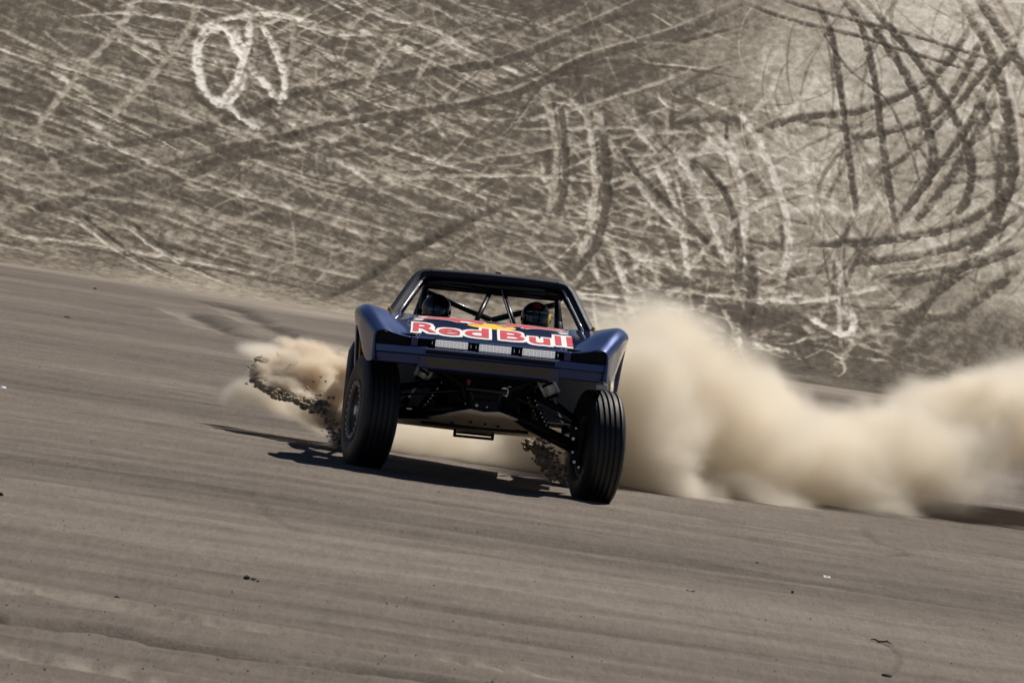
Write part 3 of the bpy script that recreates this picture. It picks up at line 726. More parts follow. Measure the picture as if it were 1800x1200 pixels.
for s in (-1, 1):
    P = [(.005 - s*p[0] if s > 0 else .005+p[0], p[1]) for p in BULL]
    def grow(P, d):
        o = []
        A = sum(P[i][0]*P[(i+1) % len(P)][1]-P[(i+1) % len(P)][0]*P[i][1] for i in range(len(P)))
        sg = 1 if A > 0 else -1
        for i in range(len(P)):
            a, b, c = P[i-1], P[i], P[(i+1) % len(P)]
            tx, ty = c[0]-a[0], (c[1]-a[1]); l_ = math.hypot(tx, ty)+1e-9
            o.append((b[0]+sg*ty/l_*d, b[1]-sg*tx/l_*d*2.0))
        return o
    plate(grow(P, .012), 'white', .0062 + (.0004 if s > 0 else 0), 'bull_outline'); plate(P, 'red', .0075+(.0004 if s > 0 else 0), 'bull_emblem')
    hp_ = [(.005+(-s)*x if s > 0 else .005+x, y) for x, y in ((-.01, .80), (-.05, .80), (-.09, .86), (-.12, .82), (-.07, .74), (-.02, .735))]
    plate([(.005-s*abs(x) if s < 0 else .005+abs(x), y) for x, y in ((-.045, .812), (-.08, .828), (-.115, .862), (-.135, .84), (-.10, .79), (-.055, .782))], 'frame_black', .0095, 'bull_head')
    # small sponsor mark outside each bull
    plate([(s*.655, .60), (s*.62, .72), (s*.56, .70), (s*.59, .60)][::s], 'white', .003, 'sponsor_mark')

# roof, pillars --------------------------------------------------------------
def roof_path():
    half = [(.868, .955, 1.372), (.832, 1.06, 1.450), (.790, 1.17, 1.528), (.748, 1.28, 1.606), (.706, 1.39, 1.684), (.672, 1.46, 1.740), (.640, 1.485, 1.775), (.600, 1.490, 1.792), (.545, 1.490, 1.800)]
    mid = [(x, 1.490-.012*(1-(x/.545)**2), 1.800+.010*(1-(x/.545)**2)) for x in np.linspace(.545, -.545, 13)]
    return [Vector(p) for p in half[:-1]], [Vector(p) for p in mid], [Vector((-p[0], p[1], p[2])) for p in half[:-1]][::-1]
pr_, pm_, pl_ = roof_path()
full = pr_+pm_+pl_
def sweep_band(name, idx, depth_back):
    bm = bmesh.new(); rows = []
    for i in idx:
        p = full[i]; t = (full[min(i+1, len(full)-1)]-full[max(i-1, 0)]).normalized()
        n_ = Vector((-t.z, 0, t.x)).normalized()
        if n_.z < 0 or (abs(n_.z) < .2 and n_.x*p.x < 0): n_ = -n_
        b = .062 if abs(p.x) < .56 else .075
        row = []
        for u_, y_ in ((.004, .16), (.016, .10), (.016, .05), (.008, .02), (-.010, .003), (-.035, .0), (-b+.006, .012), (-b, .03), (-b, .14)):
            row.append(p + n_*u_ + Vector((0, y_, 0)))
        rows.append(row)
    V = add_grid(bm, rows)
    for a, b in zip(V, V[1:]): bm.faces.new((a[-1], a[0], b[0], b[-1]))
    bm.faces.new(V[0]); bm.faces.new(V[-1])
    return T(name, bm, 'navy_matte', auto=50)
n1, n2 = len(pr_), len(pr_)+len(pm_)
sweep_band('windshield_pillar', range(0, n1+1), 0); sweep_band('windshield_pillar', range(n2-1, len(full)), 0)
roof = sweep_band('roof', range(n1, n2), 0)
bm = bmesh.new(); rows = []
for y, z, w in ((1.60, 1.812, .60), (1.75, 1.818, .61), (2.1, 1.816, .61), (2.42, 1.80, .60), (2.47, 1.77, .59)):
    rows.append([(x*w, y, z + .012*(1-x*x) - .05*max(0, abs(x)-.85)/.15) for x in np.linspace(-1, 1, 15)])
add_grid(bm, rows); o = obj('roof_skin', bm, M['navy_matte'], roof, smooth=True); md = o.modifiers.new('t', 'SOLIDIFY'); md.thickness = .02; md.offset = -1
for s in (-1, 1):
    bm = bmesh.new(); add_box(bm, (s*.540, 1.489, 1.778), (.004, .010, .066), None, .001); obj('roof_seam', bm, M['black'], roof)
    A = [p for p in (pr_ if s > 0 else pl_[::-1])]
    bm = bmesh.new(); add_tube(bm, [p+Vector((-s*.066, .004, -.036)) for p in A[:-2]], .0045, 8); T('pillar_edge_highlight', bm, 'chrome', smooth=True)  # bright chrome line modelled as the highlight along the pillar's inner edge
    bm = bmesh.new(); add_box(bm, (s*.862, .98, 1.405), (.03, .05, .05), Euler((0, s*R(20), 0)), .008); T('pillar_foot', bm, 'yellow')
bm = bmesh.new(); add_box(bm, (.03, 1.56, 1.828), (.05, .05, .022), None, .006); obj('roof_mount', bm, M['black'], roof)
for s in (-1, 1):
    A = [Vector((s*.625, 1.50, 1.775)), Vector((s*.668, 1.45, 1.725)), Vector((s*.735, 1.28, 1.600)), Vector((s*.800, 1.09, 1.475)), Vector((s*.845, .97, 1.395))]
    bm = bmesh.new(); rows = []
    for p in A:
        o = Vector((s*.050, .0, .0)); i = Vector((-s*.035, .015, -.012))
        rows.append([p+o*.6+Vector((0, .10, .0)), p+o*.75+Vector((0, .03, .004)), p+o*.55, p+Vector((0, -.012, 0)), p+i, p+i+Vector((0, .10, 0))])
    V = add_grid(bm, rows)
    for a, b in zip(V, V[1:]): bm.faces.new((a[-1], a[0], b[0], b[-1]))
    bm.faces.new(V[0]); bm.faces.new(V[-1])
    T('windshield_pillar', bm, 'navy_matte', auto=45)
    bm = bmesh.new(); add_tube(bm, [p+Vector((-s*.052, .02, -.018)) for p in A], .007, 8); T('pillar_edge_highlight', bm, 'chrome', smooth=True)  # thin chrome tube standing in for the highlight on the inner pillar
    bm = bmesh.new(); add_box(bm, (s*.862, .98, 1.405), (.03, .05, .05), Euler((0, s*R(20), 0)), .008); T('pillar_foot', bm, 'yellow')
# roll cage
def cage(pts, r=.024, m='tube', name='cage_tube'):
    bm = bmesh.new(); add_tube(bm, pts, r, 12); return T(name, bm, m, smooth=True)
for s in (-1, 1):
    cage([(s*.80, 1.05, 1.35), (s*.69, 1.33, 1.56), (s*.60, 1.56, 1.70), (s*.57, 1.75, 1.73), (s*.56, 2.40, 1.72)], .027)
    cage([(s*.575, 2.36, 1.72), (s*.595, 2.38, 1.45), (s*.62, 2.42, .75)], .027)
    cage([(s*.60, 2.38, 1.50), (s*.615, 2.41, 1.20)], .036, name='tube_padding')
    cage([(s*.585, 2.42, 1.655), (.02, 2.42, 1.460)], .026)
    cage([(s*.58, 2.42, 1.66), (s*.70, 3.4, 1.25), (s*.72, 3.9, .95)], .026)
    cage([(.035+s*.045, 1.60, 1.70), (.035+s*.165, .98, 1.37)], .022)
    bm = bmesh.new(); add_tube(bm, [(.035+s*.045-.012*s*0-.012, 1.575, 1.70), (.035+s*.165-.012, .955, 1.37)], .0045, 6); T('tube_highlight_strip', bm, 'chrome')
    bm = bmesh.new()
    P = [bm.verts.new(p) for p in ((s*.60, 1.60, 1.735), (s*.38, 1.62, 1.735), (s*.46, 1.63, 1.685), (s*.60, 1.62, 1.655))]
    bm.faces.new(P); o = T('corner_gusset', bm, 'black'); so_ = o.modifiers.new('t', 'SOLIDIFY'); so_.thickness = .03
    cage([(s*.62, 1.0, 1.36), (s*.64, 1.0, .70)], .025)
    # cabin side and outer panel
    bm = bmesh.new(); add_box(bm, (s*.90, 1.62, .98), (.035, 1.20, .72), None, .012); T('door', bm, 'navy', auto=40)
    bm = bmesh.new(); add_box(bm, (s*.925, 1.62, .86), (.012, 1.0, .16), None, .004); T('door_stripe', bm, 'yellow')
cage([(-.60, 1.57, 1.715), (.60, 1.57, 1.715)], .027)
cage([(-.57, 2.40, 1.70), (.57, 2.40, 1.70)], .024)
cage([(-.66, 1.02, 1.345), (.66, 1.02, 1.345)], .024)
bm = bmesh.new(); add_box(bm, (.035, 1.64, 1.70), (.46, .07, .075), None, .008); add_box(bm, (.06, 1.62, 1.655), (.10, .05, .03), None, .006); T('roof_light_housing', bm, 'black')

# rear bodywork
RS = [(2.22, .915, 1.36, .75), (2.45, .98, 1.365, .90), (2.70, 1.06, 1.365, 1.02), (2.95, 1.13, 1.365, 1.12), (3.25, 1.15, 1.365, 1.14), (3.60, 1.14, 1.365, 1.08), (3.85, 1.12, 1.36, .90), (4.30, 1.08, 1.35, .85)]
for s in (-1, 1):
    bm = bmesh.new(); rows = []
    for y, x, zt, zb in RS:
        rows.append([(s*(x-.22), y, zt-.012), (s*(x-.05), y, zt), (s*(x-.01), y, zt-.02), (s*x, y, zt-.06), (s*(x-.005), y, (zt+zb)/2), (s*(x-.015), y, zb)])
    add_grid(bm, rows)
    o = T('rear_fender', bm, 'navy_matte', smooth=True); m_ = o.modifiers.new('t', 'SOLIDIFY'); m_.thickness = .012
    ss = o.modifiers.new('sub', 'SUBSURF'); ss.levels = 1; ss.render_levels = 1
    # yellow leading edge of the rear fender
    bm = bmesh.new(); rows = [[(s*(1.068+a), 2.62, 1.18-k*.06 ) if False else (s*(1.108-.006*k+a), 2.60+.02*k, 1.25-.055*k) for a in (0, .03, .036)] for k in range(9)]
    add_grid(bm, rows); o = T('fender_edge', bm, 'yellow'); m_ = o.modifiers.new('t', 'SOLIDIFY'); m_.thickness = .01
bm = bmesh.new(); add_box(bm, (0, 3.3, 1.05), (1.2, 2.0, .06), None, .01); add_box(bm, (0, 4.32, 1.1), (1.9, .05, .45), None, .01); T('bed_floor', bm, 'black')
bm = bmesh.new(); add_lathe(bm, [(-.11, .30), (-.12, .42), (-.08, .455), (.08, .455), (.12, .42), (.11, .30)], Matrix.Translation((0, 3.6, 1.14)) @ Matrix.Rotation(R(90), 4, 'Y'), 36); T('spare_tyre', bm, 'rubber', auto=40)

# chassis core
bm = bmesh.new()
add_box(bm, (0, .62, .78), (.60, .9, .34), None, .03); add_box(bm, (0, -.10, .70), (.30, .44, .16), None, .02)
add_box(bm, (0, -.47, .93), (1.0, .16, .10), None, .01); add_box(bm, (0, -.30, .64), (.22, .10, .12), None, .01)
add_box(bm, (0, 1.6, .63), (1.60, 1.4, .10), None, .02); add_box(bm, (0, 3.2, .75), (.9, 1.9, .3), None, .03)
T('chassis', bm, 'frame_black')
for s in (-1, 1):
    cage([(s*.16, -.34, .62), (s*.20, -.36, .80), (s*.44, -.40, .93)], .020, 'frame_black', 'frame_tube')
    cage([(s*.20, -.30, .60), (s*.33, .5, .56), (s*.36, 1.2, .55)], .024, 'frame_black', 'frame_tube')
    cage([(s*.46, -.42, .93), (s*.50, .30, .98), (s*.55, 1.0, 1.0)], .022, 'tube', 'frame_tube')
    cage([(s*.18, -.32, .66), (s*.48, .25, .96)], .018, 'frame_black', 'frame_tube')
    cage([(s*.08, -.34, .88), (s*.14, -.37, .78), (s*.10, -.35, .70), (s*.18, -.32, .62)], .008, 'tube', 'brake_hose')
cage([(-.45, -.40, .925), (.45, -.40, .925)], .020, 'frame_black', 'frame_tube')
bm = bmesh.new(); add_tube(bm, [(-.17, -.36, .775), (.17, -.36, .775)], .028, 14); T('steering_rack', bm, 'tube', smooth=True)
bm = bmesh.new(); add_box(bm, (0, 1.04, .95), (1.60, .03, .72)); T('firewall', bm, 'black')
bm = bmesh.new(); add_box(bm, (0, 1.16, 1.27), (1.5, .25, .12), None, .02); T('dashboard', bm, 'black')
for s in (-1, 1):
    bm = bmesh.new(); add_box(bm, (s*.69, .62, .80), (.56, .02, .44), Euler((R(-8), 0, 0)), .004); T('splash_panel', bm, 'grey_panel')
    bm = bmesh.new(); add_box(bm, (s*.60, -.35, 1.04), (.02, .5, .22), None, .004); T('inner_nose_panel', bm, 'black')
# skid plate: swept-up front, flat belly
bm = bmesh.new()
rows = [[(x*w, y, z + .015*abs(x)) for x in np.linspace(-1, 1, 9)] for y, z, w in ((-.42, .585, .12), (-.30, .560, .22), (-.05, .525, .36), (.30, .490, .60), (.62, .468, .74), (1.0, .452, .78), (2.3, .47, .76))]
add_grid(bm, rows); skid = T('skid_plate', bm, 'skid', auto=30); m_ = skid.modifiers.new('t', 'SOLIDIFY'); m_.thickness = .012; m_.offset = 1
for x, y in ((-.10, .02), (.02, .06), (.13, .14), (-.25, .2), (.3, .28)):
    bm = bmesh.new(); z = float(np.interp(y, [-.42, -.30, -.05, .30, .62], [.585, .56, .525, .49, .468])); add_lathe(bm, [(-.008, .001), (-.008, .014), (.008, .014), (.008, .001)], Matrix.Translation((x, y, z-.006)) @ Matrix.Rotation(R(90), 4, 'Y'), 12, closed=False); obj('skid_bolt', bm, M['frame_black'], skid)
bm = bmesh.new(); add_box(bm, (-.055, .86, .435), (.33, .10, .022), None, .005); add_box(bm, (-.055, .90, .405), (.34, .10, .022), None, .005)
for s in (-1, 1): add_box(bm, (-.055+s*.16, .88, .425), (.025, .12, .06), None, .006)
T('skid_crossbar', bm, 'frame_black')
bm = bmesh.new(); add_box(bm, (-.06, .42, .478), (.9, .06, .02), Euler((R(-5), 0, 0)), .004); T('skid_rib', bm, 'frame_black')

# wheels ------------------------------------------------------------------------
def make_wheel(name, c, steer, camber, R_=.475, wid=.295, outer=-1):
    """outer: sign of local x of the outside face"""
    w = empty(name, c, (0, camber, steer)); w.parent = truck
    h = wid/2
    pr = [(-h*.80, .245), (-h*.98, .275), (-h*1.06, .33), (-h*1.04, .40), (-h*.93, .445), (-h*.86, R_-.012)]
    gr = [-.62, -.30, 0.0, .30, .62]
    xs_ = [-h*.80]
    tread = [(-h*.80, R_-.003)]
    for g in gr:
        gx = g*h
        tread += [(gx-.010, R_+.004*(1-g*g)), (gx-.007, R_-.011), (gx+.007, R_-.011), (gx+.010, R_+.004*(1-g*g))]
    tread += [(h*.80, R_-.003)]
    pr = pr + tread + [(-a, b) for a, b in pr[::-1]]
    bm = bmesh.new(); add_lathe(bm, pr, n=72)
    # raised sidewall blocks, as on sand tyres
    for sx in (-1, 1):
        for k in range(16):
            a = 2*math.pi*k/16
            add_box(bm, (sx*h*1.016, .385*math.cos(a), .385*math.sin(a)), (.006, .04, .05), Euler((a, 0, 0)))
    obj('tyre', bm, M['rubber'], w, auto=32)
    bm = bmesh.new(); o = outer
    add_lathe(bm, [(-h*.78, .252), (-h*.86, .252), (-h*.86, .235), (-h*.4, .215), (h*.4, .215), (h*.86, .235), (h*.86, .252), (h*.78, .252)], n=48)
    add_lathe(bm, [(o*h*.35, .216), (o*h*.42, .15), (o*h*.60, .10), (o*h*.62, .02), (o*h*.5, .02), (o*h*.5, .09), (o*h*.32, .14), (o*h*.25, .216)], n=48)
    for k in range(10):
        a = 2*math.pi*k/10; add_tube(bm, [(o*h*.60, .085*math.cos(a), .085*math.sin(a)), (o*h*.36, .205*math.cos(a), .205*math.sin(a))], .016, 6)
    obj('rim', bm, M['rim'], w, auto=35)
    bm = bmesh.new(); add_lathe(bm, [(o*h*.88, .205), (o*h*1.0, .212), (o*h*1.0, .245), (o*h*.88, .250)], n=48); obj('beadlock_ring', bm, M['rim'], w, auto=35)
    b0 = None
    for k in range(24):
        a = 2*math.pi*k/24
        if b0 is None:
            bm = bmesh.new(); add_lathe(bm, [(-.008, .001), (-.008, .0095), (.008, .0095), (.008, .001)], n=8, closed=False); b0 = obj('rim_bolt', bm, M['bolt'], w); b = b0
        else:
            b = b0.copy(); col.objects.link(b)
        b.location = (o*h*1.02, .229*math.cos(a), .229*math.sin(a))
    bm = bmesh.new(); add_lathe(bm, [(o*h*.9, .001), (o*h*.9, .04), (o*h*.55, .055), (-o*h*.3, .055), (-o*h*.3, .001)], n=20, closed=False); obj('hub', bm, M['silver'], w, auto=35)
    bm = bmesh.new(); add_lathe(bm, [(-o*h*.55, .06), (-o*h*.55, .165), (-o*h*.75, .165), (-o*h*.75, .06)], n=40); obj('brake_disc', bm, M['disc'], w, auto=35)
    return w
wl = L(652, 719, 0.0); wr = L(1048, 788, 0.0)
FL = make_wheel('front_wheel', (wl[0], 0, wl[2]-.025), R(12), R(2.2), outer=-1)
FR = make_wheel('front_wheel', (wr[0], 0, wr[2]+.005), R(11), R(-.5), outer=1)
for s in (-1, 1):
    zc = .485 + 3.25*math.sin(R(3)) - s*.98*math.sin(R(2.9)) - .0
    make_wheel('rear_wheel', (s*1.0, 3.25, zc), 0, 0, .49, .38, outer=s)
for s, cx, cz in ((1, wr[0], wr[2]), (-1, wl[0], wl[2]-.025)):
    bm = bmesh.new(); add_box(bm, (s*.80, .03, cz+.02), (.10, .12, .34), Euler((0, s*R(4), 0)), .015); add_tube(bm, [(s*.76, .03, cz), (s*.94, .03, cz)], .055, 16)
    add_box(bm, (s*.82, -.12, cz+.12), (.06, .10, .13), None, .012); sp = T('spindle', bm, 'frame_black')
    for k, (dx, dy, dz_) in enumerate(((-.03, -.085, .15), (-.045, -.08, .06), (-.04, -.07, -.05), (-.02, -.10, -.13), (.02, -.12, -.17))):
        bm = bmesh.new(); add_tube(bm, [(s*(.80+dx), dy+.02, cz+dz_), (s*(.80+dx), dy-.02, cz+dz_)], .010+.003*(k % 2), 10); obj('spindle_bolt', bm, M['bolt'], sp)

# suspension ----------------------------------------------------------------------
def P3(px, py, y): return Vector(L(px, py, y))
def arm(name, a, b, r, m='frame_black', n=12, r2=None):
    bm = bmesh.new(); add_tube(bm, [a, a.lerp(b, .5), b], [r, (r+(r2 or r))/2*1.12, r2 or r], n); return T(name, bm, m, smooth=True)
def bolt(p, r=.016):
    bm = bmesh.new(); bmesh.ops.create_uvsphere(bm, u_segments=12, v_segments=8, radius=r, matrix=Matrix.Translation(p)); return T('pivot_bolt', bm, 'bolt', smooth=True)
# image-right side hangs low
arm('lower_arm', P3(876, 718, -.2), P3(1012, 783, -.02), .036, r2=.04)
arm('lower_arm', P3(900, 735, .45), P3(1010, 786, .02), .034)
bm = bmesh.new(); v = [bm.verts.new(P3(*q)) for q in ((885, 722, -.18), (1005, 782, -.02), (1005, 790, .05), (905, 738, .40))]; bm.faces.new(v); o = T('lower_arm_plate', bm, 'frame_black'); mm = o.modifiers.new('t', 'SOLIDIFY'); mm.thickness = .03
arm('upper_arm', P3(930, 690, .05), P3(1012, 735, .05), .024); arm('upper_arm', P3(945, 685, .4), P3(1012, 738, .08), .024)
arm('tie_rod', P3(891, 691, -.32), P3(1018, 751, -.16), .009, 'tube')
arm('steering_link', P3(888, 686, -.33), P3(872, 712, -.30), .006, 'tube')
arm('lower_arm', P3(838, 716, -.2), P3(700, 722, -.02), .036)
arm('lower_arm', P3(830, 728, .4), P3(700, 728, .03), .034)
bm = bmesh.new(); v = [bm.verts.new(P3(*q)) for q in ((838, 716, -.2), (705, 720, -.02), (705, 728, .05), (800, 728, .42))]; bm.faces.new(v); o = T('lower_arm_plate', bm, 'frame_black'); mm = o.modifiers.new('t', 'SOLIDIFY'); mm.thickness = .03
arm('upper_arm', P3(790, 668, .05), P3(700, 680, .05), .026); arm('upper_arm', P3(780, 672, .4), P3(700, 682, .08), .024)
arm('tie_rod', P3(832, 684, -.32), P3(700, 694, -.16), .009, 'tube')
def shock(top, mid, low, spring):
    root = arm('shock_absorber', top, mid, .040, 'silver', 14)
    ax = (low-top).normalized(); bm = bmesh.new()
    for k in (0.03, .5, .97):
        c = top.lerp(mid, k); add_tube(bm, [c-ax*.012, c+ax*.012], .049, 14)
    obj('shock_clamp', bm, M['frame_black'], root, auto=40)
    side = ax.cross(Vector((0, 1, 0))).normalized()
    bm = bmesh.new()
    for q in (-1, 1): add_tube(bm, [top+side*.058*q, mid.lerp(top, .1)+side*.058*q], .015, 8)
    obj('bypass_tube', bm, M['silver'], root, smooth=True)
    bm = bmesh.new(); add_tube(bm, [mid, low], .014, 10); obj('shock_shaft', bm, M['chrome'], root, smooth=True)
    bm = bmesh.new(); add_tube(bm, [low-ax*.05, low+ax*.02], [.02, .045], 12); obj('shock_boot', bm, M['frame_black'], root, auto=40)
    return root
def coil(top, low):
    ax = (low-top); n_ = 9*10; u_ = ax.normalized().cross(Vector((0, 1, 0))).normalized(); v_ = ax.normalized().cross(u_)
    root = arm('coil_shock', top, low, .022, 'frame_black')
    bm = bmesh.new(); add_tube(bm, [top+ax*(k/n_)+(u_*math.cos(k*2*math.pi/10)+v_*math.sin(k*2*math.pi/10))*.042 for k in range(n_+1)], .0085, 6); obj('coil_spring', bm, M['tube'], root, smooth=True)
    bm = bmesh.new()
    for k in range(2, 9): add_box(bm, top+ax*(k/9.5)+Vector((.012, -.05, 0)), (.010, .006, .012))
    o = obj('coil_glints', bm, M['bolt'], root); o.name = 'spring_glint'; o['kind'] = 'stuff'  # small bright metal chips added as glints on the coils
shock(P3(952, 655, .10), P3(973, 698, .10), P3(994, 757, .05), 1)
coil(P3(932, 690, .22), P3(962, 758, .16))
shock(P3(752, 640, .10), P3(738, 668, .10), P3(712, 708, .05), 0)
coil(P3(775, 672, .22), P3(735, 725, .16))
# steering idler, bolts and fittings that catch the light
bm = bmesh.new(); add_lathe(bm, [(-.012, .012), (-.012, .034), (.012, .034), (.012, .012)], Matrix.Translation(P3(887, 688, -.36)) @ Matrix.Rotation(R(90), 4, 'Z'), 20); T('steering_pivot', bm, 'silver', auto=40)
bm = bmesh.new(); add_box(bm, P3(891, 692, -.37), (.018, .012, .05), Euler((0, R(15), 0)), .003); add_box(bm, P3(898, 680, -.34), (.05, .012, .010), None, .003); T('steering_bracket', bm, 'silver')
bm = bmesh.new(); add_box(bm, P3(834, 685, -.36), (.010, .012, .04), None, .003); add_box(bm, P3(828, 679, -.34), (.035, .012, .006), None, .002); T('steering_bracket', bm, 'silver')
for p, r in (((872, 716, -.28), .015), ((838, 712, -.42), .015), ((856, 715, -.42), .009), ((818, 709, -.42), .006), ((760, 695, -.2), .008), ((757, 700, -.2), .006), ((745, 715, -.1), .009), ((768, 683, -.2), .006), ((776, 672, -.2), .005), ((869, 724, -.3), .010), ((833, 722, -.3), .009), ((992, 765, -.05), .012)): bolt(P3(*p), r)
for q in ((699, 718, -.15, .03), (719, 718, -.12, .045)):
    bm = bmesh.new(); add_box(bm, P3(*q[:3]), (q[3], .02, .016), None, .004); T('arm_fitting', bm, 'bolt')
bm = bmesh.new(); add_box(bm, P3(824, 672, -.30), (.03, .03, .05), None, .004); T('red_reservoir', bm, 'red')
bm = bmesh.new(); add_box(bm, P3(1058, 681, .02), (.10, .02, .05), Euler((0, R(-4), 0)), .006); T('fender_bracket', bm, 'silver')

# ------------------------------------------------------------------ people in the cab
TW = Matrix.Translation((0, 0, 0)) @ TRUCK_ROT.to_matrix().to_4x4()
def person(px, py_top, label, helmet_mat, yaw, driver):
    """px,py_top: where the crown of the helmet is in the photo, at the seat's depth"""
    top = Vector(L(px, py_top, 2.0)); hc = top + Vector((0, 0, -.140))        # helmet centre in truck frame
    base = hc + Vector((0, .08, -.85))
    root = empty('person', TW @ base, TRUCK_ROT); tag(root, label, 'person', 'helmeted people inside the cab')
    V_ = {'pelvis': (0, .05, .10), 'waist': (0, .06, .25), 'chest': (0, .06, .45), 'neck0': (0, .05, .60), 'neck1': (0, .0, .70), 'head': (0, -.03, .80), 'crown': (0, -.03, .88)}
    R0 = {'pelvis': .15, 'waist': .135, 'chest': .16, 'neck0': .075, 'neck1': .06, 'head': .085, 'crown': .06}
    E_ = [('pelvis', 'waist'), ('waist', 'chest'), ('chest', 'neck0'), ('neck0', 'neck1'), ('neck1', 'head'), ('head', 'crown')]
    for s, t in ((-1, 'l'), (1, 'r')):
        V_['sh'+t] = (s*.19, .05, .54); R0['sh'+t] = .075
        V_['el'+t] = (s*.27, -.14, .34); R0['el'+t] = .05
        V_['wr'+t] = (s*.17, -.42, .44) if driver else (s*.14, -.34, .20); R0['wr'+t] = .034
        V_['pa'+t] = (s*.155, -.50, .46) if driver else (s*.12, -.42, .19); R0['pa'+t] = .036
        for f in range(4):
            o = (f-1.5)*.020
            b = V_['pa'+t]; V_['f%d%s' % (f, t)] = (b[0]+o*.4, b[1]-.055+(.008 if f in (0, 3) else 0), b[2]+o); R0['f%d%s' % (f, t)] = .010
            V_['g%d%s' % (f, t)] = (b[0]-s*.03+o*.4, b[1]-.065, b[2]+o-.012); R0['g%d%s' % (f, t)] = .009
            E_ += [('pa'+t, 'f%d%s' % (f, t)), ('f%d%s' % (f, t), 'g%d%s' % (f, t))]
        b = V_['pa'+t]; V_['th'+t] = (b[0]-s*.045, b[1]-.01, b[2]+.025); R0['th'+t] = .011; E_.append(('pa'+t, 'th'+t))
        V_['hi'+t] = (s*.10, .02, .09); R0['hi'+t] = .10
        V_['kn'+t] = (s*.13, -.42, .17); R0['kn'+t] = .07
        V_['an'+t] = (s*.12, -.72, -.12); R0['an'+t] = .045
        V_['to'+t] = (s*.12, -.88, -.10); R0['to'+t] = .04
        E_ += [('chest', 'sh'+t), ('sh'+t, 'el'+t), ('el'+t, 'wr'+t), ('wr'+t, 'pa'+t), ('pelvis', 'hi'+t), ('hi'+t, 'kn'+t), ('kn'+t, 'an'+t), ('an'+t, 'to'+t)]
    ks = list(V_)
    me = bpy.data.meshes.new('body'); me.from_pydata([V_[k] for k in ks], [(ks.index(a), ks.index(b)) for a, b in E_], [])
    bo = link_mesh('body', me, M['suit'], root)
    sk = bo.modifiers.new('skin', 'SKIN')
    for i, k in enumerate(ks): me.skin_vertices[0].data[i].radius = (R0[k], R0[k])
    me.skin_vertices[0].data[0].use_root = True
    ss = bo.modifiers.new('sub', 'SUBSURF'); ss.levels = 2; ss.render_levels = 2
    # helmet shell
    hz = empty('helmet', (0, -.08, .85), (0, 0, yaw)); hz.parent = root
    rows = []; nu, nv = 40, 26
    bm = bmesh.new()
    def shell(th, ph):
        # th around (0 = forward, -Y), ph from crown
        z = math.cos(ph); r = math.sin(ph)
        x = r*math.sin(th)*.128; y = -r*math.cos(th)*.150; zz = z*.138
        if ph > 1.75: k = (ph-1.75)/.9; x *= 1-.10*k; y *= 1-.06*k; zz = zz*1.25
        front = max(0, math.cos(th))**4
        if ph > 1.7: y -= .022*front*min(1, (ph-1.7)/.3)
        return Vector((x, y, zz))
    for j in range(nv+1):
        ph = .02 + 2.40*j/nv
        rows.append([shell(2*math.pi*k/nu, ph) for k in range(nu)])
    Vv = [[bm.verts.new(p) for p in r_] for r_ in rows]
    for j in range(nv):
        ph = .02+2.40*(j+.5)/nv
        for k in range(nu):
            th = 2*math.pi*(k+.5)/nu; th = th if th < math.pi else th-2*math.pi
            if 1.30 < ph < 1.86 and abs(th) < 1.15: continue          # eye port
            bm.faces.new((Vv[j][k], Vv[j][(k+1) % nu], Vv[j+1][(k+1) % nu], Vv[j+1][k]))
    bm.faces.new(Vv[0])
    o = obj('helmet_shell', bm, M[helmet_mat], hz, smooth=True); md = o.modifiers.new('t', 'SOLIDIFY'); md.thickness = .010; md.offset = -1
    bm = bmesh.new(); add_grid(bm, [[shell(-1.25+2.5*k/20, 1.24+.68*j/8)*1.012 for k in range(21)] for j in range(9)]); o = obj('visor', bm, M['visor'], hz, smooth=True); md = o.modifiers.new('t', 'SOLIDIFY'); md.thickness = .003
    for s in (-1, 1):
        bm = bmesh.new(); add_tube(bm, [Vector((s*.118, -.03, -.02)), Vector((s*.130, -.03, -.02))], .016, 14)
        obj('visor_pivot', bm, M['frame_black'], hz, auto=40)
    bm = bmesh.new()
    for k in range(5): add_box(bm, shell((k-2)*.13, 2.08)*1.02, (.010, .012, .014), Euler((0, 0, (k-2)*.13)), .002)
    obj('chin_vent', bm, M['frame_black'], hz)
    if driver:
        # yellow side flash, red dot panel, lettering on the brow
        bm = bmesh.new(); add_grid(bm, [[shell(.92+.95*k/8, .75+1.15*j/10)*1.016 for k in range(9)] for j in range(11)]); obj('helmet_flash', bm, M['yellow'], hz, smooth=True)
        d0 = None
        for i in range(3):
            for j in range(3):
                p = shell(-.28+.22*i, .62+.17*j)*1.014
                bm = bmesh.new(); add_box(bm, p, (.017, .006, .012), Euler((-(math.pi/2-(.62+.17*j)), 0, -.28+.22*i)), .002); obj('red_dot', bm, M['red'], hz)
        cu = bpy.data.curves.new('brow', 'FONT'); cu.body = 'GIVES YOU WINGS'; cu.offset = .012
        to = bpy.data.objects.new('brow', cu); col.objects.link(to); bpy.context.view_layer.update()
        me = bpy.data.meshes.new_from_object(to.evaluated_get(bpy.context.evaluated_depsgraph_get())); bpy.data.objects.remove(to)
        xs_ = [v.co.x for v in me.vertices]; w_ = max(xs_)-min(xs_)
        for v in me.vertices:
            th = ((v.co.x-min(xs_))/w_-.5)*1.5; ph = 1.30 - v.co.y*.15
            v.co = shell(th, ph)*1.022
        o = link_mesh('helmet_lettering', me, M['white'], hz)
    else:
        bm = bmesh.new(); add_grid(bm, [[shell(1.30+.35*k/4, 1.0+.7*j/6)*1.010 for k in range(5)] for j in range(7)]); obj('helmet_flash', bm, M['bolt'], hz, smooth=True)
    return root
person(770, 516, 'passenger in an all black helmet, behind the R of the bonnet lettering', 'helmet_black', R(-6), False)
person(944, 530, 'driver in a dark blue helmet with red dots, white words and a yellow side', 'helmet_navy', R(4), True)
